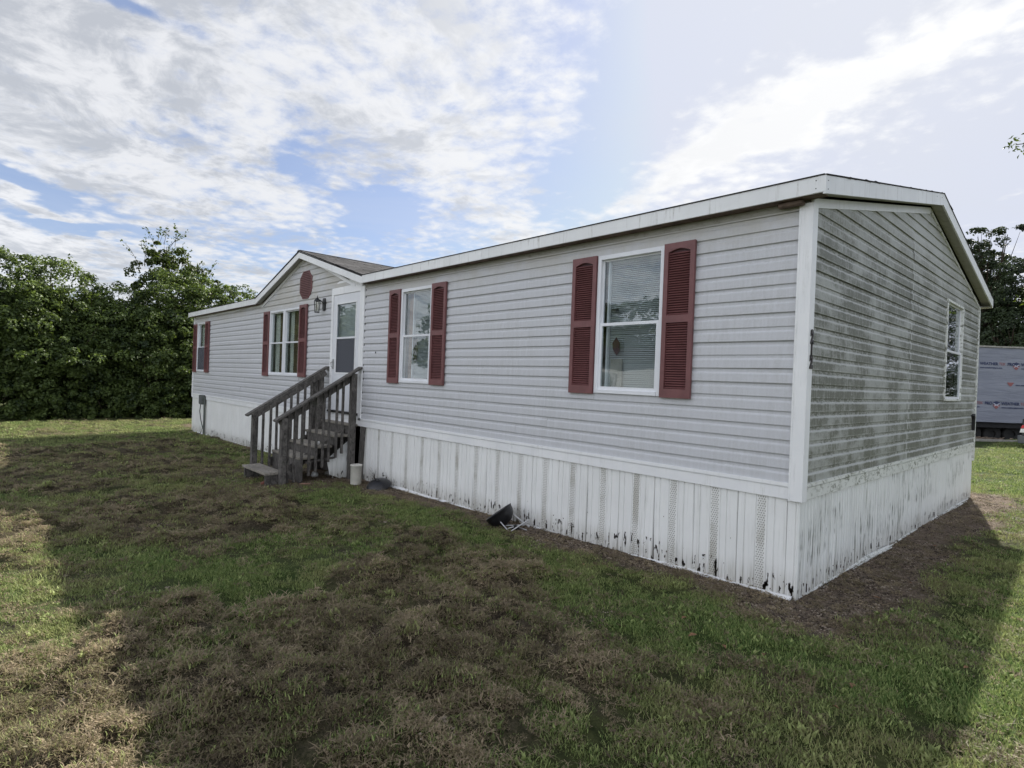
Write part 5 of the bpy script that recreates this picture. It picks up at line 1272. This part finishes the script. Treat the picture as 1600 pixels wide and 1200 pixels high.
# kerb and debris in front of it
o = MB(WR).box(-6, 9, .95, 1.07, -.13, .05).build('concrete_kerb', MAT['concrete'], None, .01); tag(o, 'thin pale kerb running along the lawn in front of the wrapped home', 'kerb')
T = newmat('debris'); n1 = T.voro(T.vmath('MULTIPLY', T.pos, (2, 2, 9)), 2.2); c = T.mix(T.ramp(n1, .1, .6), (.035, .024, .017), (.26, .20, .15)); principled(T, c, .95, 0, n1, .6, .04); MAT['debris'] = T.mat
m_ = MB(WR); rg3 = random.Random(5)
for k in range(260):
    u = rg3.uniform(-5, 7); n_ = rg3.uniform(-1.2, .85); l = rg3.uniform(.05, .32); a = rg3.uniform(-.4, .4); m_.bar((u, n_, -.02+rg3.uniform(0, .06)), (u+l*math.cos(a), n_+l*math.sin(a), -.02+rg3.uniform(0, .08)), rg3.uniform(.04, .10), .02)
tag(m_.build('debris', MAT['debris'], None, recalc=False), 'broken boards and litter on bare soil under the wrapped home', None, None, 'stuff')
o = MB(WR).poly([(-9, -4.5, -.045), (12, -4.5, -.045), (12, .95, -.045), (-9, .95, -.045)]).build('bare_soil', MAT['debris'], None, recalc=False); tag(o, 'bare brown soil strip under the wrapped home', None, None, 'structure')
# parked vehicle, mostly outside the right edge
VD = Vector((.995, -.10, 0)).normalized(); VN = Vector((VD.y, -VD.x, 0)); vc = Vector((-0.719, 21.123, 0.196)); vc.z = -.08
def VH(u, n, z): p = Vector((vc.x, vc.y, 0))+VD*u+VN*n; return (p.x, p.y, z-.05)
vh = thing('parked_pickup', 'dark parked pickup cut off by the right edge beside the wrapped home', 'pickup truck', tuple(vc))
MB(VH).prism([(-.02, .42), (0, 1.02), (2.0, 1.06), (2.15, 1.60), (3.35, 1.62), (3.95, 1.08), (5.1, 1.0), (5.25, .75), (5.25, .40)], -1.75, -.02).build('body', MAT['vehicle_paint'], vh, .02)
m_ = MB(VH); m_.prism([(-.10, .18), (-.13, .44), (-.04, .46), (.22, .42), (.20, .18)], -1.74, -.01); m_.build('bumper', MAT['bumper_plastic'], vh, .02)
MB(VH).prism([(-.06, .55), (-.03, .68), (.24, .70), (.20, .55)], -.22, .012).build('tail_lamp', MAT['lamp_white'], vh, .006)
MB(VH).prism([(-.035, .69), (.0, .80), (.20, .82), (.24, .71)], -.22, .012).build('tail_lamp', MAT['lamp_red'], vh, .006)
for u_ in (.95, 4.25):
    for n_ in (-.13, -1.62):
        c_ = VH(u_, n_, .36); w_ = MB().lathe([(.17, -.11), (.33, -.11), (.36, -.07), (.36, .07), (.33, .11), (.17, .11)], c_, 24, VN).build('wheel', MAT['tyre_rubber'], vh)
        MB().lathe([(.17, -.06), (.17, .08), (.12, .06), (.04, .085), (0, .085)], c_, 20, VN).build('rim', MAT['aluminium'], w_)
MB(VH).prism([(2.22, 1.10), (2.30, 1.54), (3.30, 1.56), (3.72, 1.12)], -.024, -.014).build('side_window', MAT['window_glass'], vh)

# ------------------------------------------------------------------ neighbours behind the camera (they show in the window glass)
nb = thing('neighbour_home', 'white neighbouring mobile home seen only as a reflection in the window glass', 'mobile home', (-15, -24, 0))
def NB(u, n, z): d = Vector((.82, -.57, 0)); p = Vector((-15, -24, 0))+d*u+Vector((.57, .82, 0))*n; return (p.x, p.y, z)
MB(NB).box(-8, 8, -6, 0, -.2, 3.0).build('wall', MAT['white_trim'], nb)
m_ = MB(NB); m_.v = [NB(*p) for p in ((-8.3, .4, 2.95), (8.3, .4, 2.95), (8.3, -3, 3.9), (-8.3, -3, 3.9), (8.3, -6.4, 2.95), (-8.3, -6.4, 2.95))]; m_.f = [(0, 1, 2, 3), (3, 2, 4, 5), (0, 3, 5), (1, 4, 2)]
m_.build('roof', MAT['shingle_field'], nb, recalc=False)
for u_ in (-5, -1.5, 3.2): w_ = MB(NB).box(u_, u_+1.0, .0, .05, 1.1, 2.3).build('window', MAT['window_vinyl'], nb); MB(NB).box(u_+.08, u_+.92, .051, .056, 1.18, 2.22).build('pane', MAT['window_glass'], w_)
for i, (x, y, h) in enumerate(((-24, -31, 8.0), (-17, -36, 9.5), (-10, -37, 8.2), (-31, -24, 8.5), (-4, -33, 7.6), (-40, -27, 9.5), (-50, -24, 9.0), (-62, -26, 10.0))):
    tree('yard_tree', ('broad green tree behind the white neighbouring home, seen in reflection', 'tallest green tree behind the neighbouring home, seen in reflection', 'round green tree right of the neighbouring home, seen in reflection', 'leafy tree left of the neighbouring home, seen in reflection', 'smaller green tree standing apart on the near side, seen in reflection', 'tall green tree mirrored in the window right of the door', 'green tree mirrored in the storm door glass', 'green tree mirrored in the double window')[i], 'tree', (x, y, 0),
         [(x, y, h*.72, 2.6, 2.6, 2.0), (x-1.9, y, h*.5, 2.2, 2.2, 1.8), (x+1.9, y+.5, h*.5, 2.2, 2.2, 1.8), (x, y+1.4, h*.38, 2.2, 2.2, 1.6)], 5000, .34, MAT['oak_leaf'], 80+i, .3, None, 24, (.5, 1.0))
print('objects', len(bpy.data.objects))
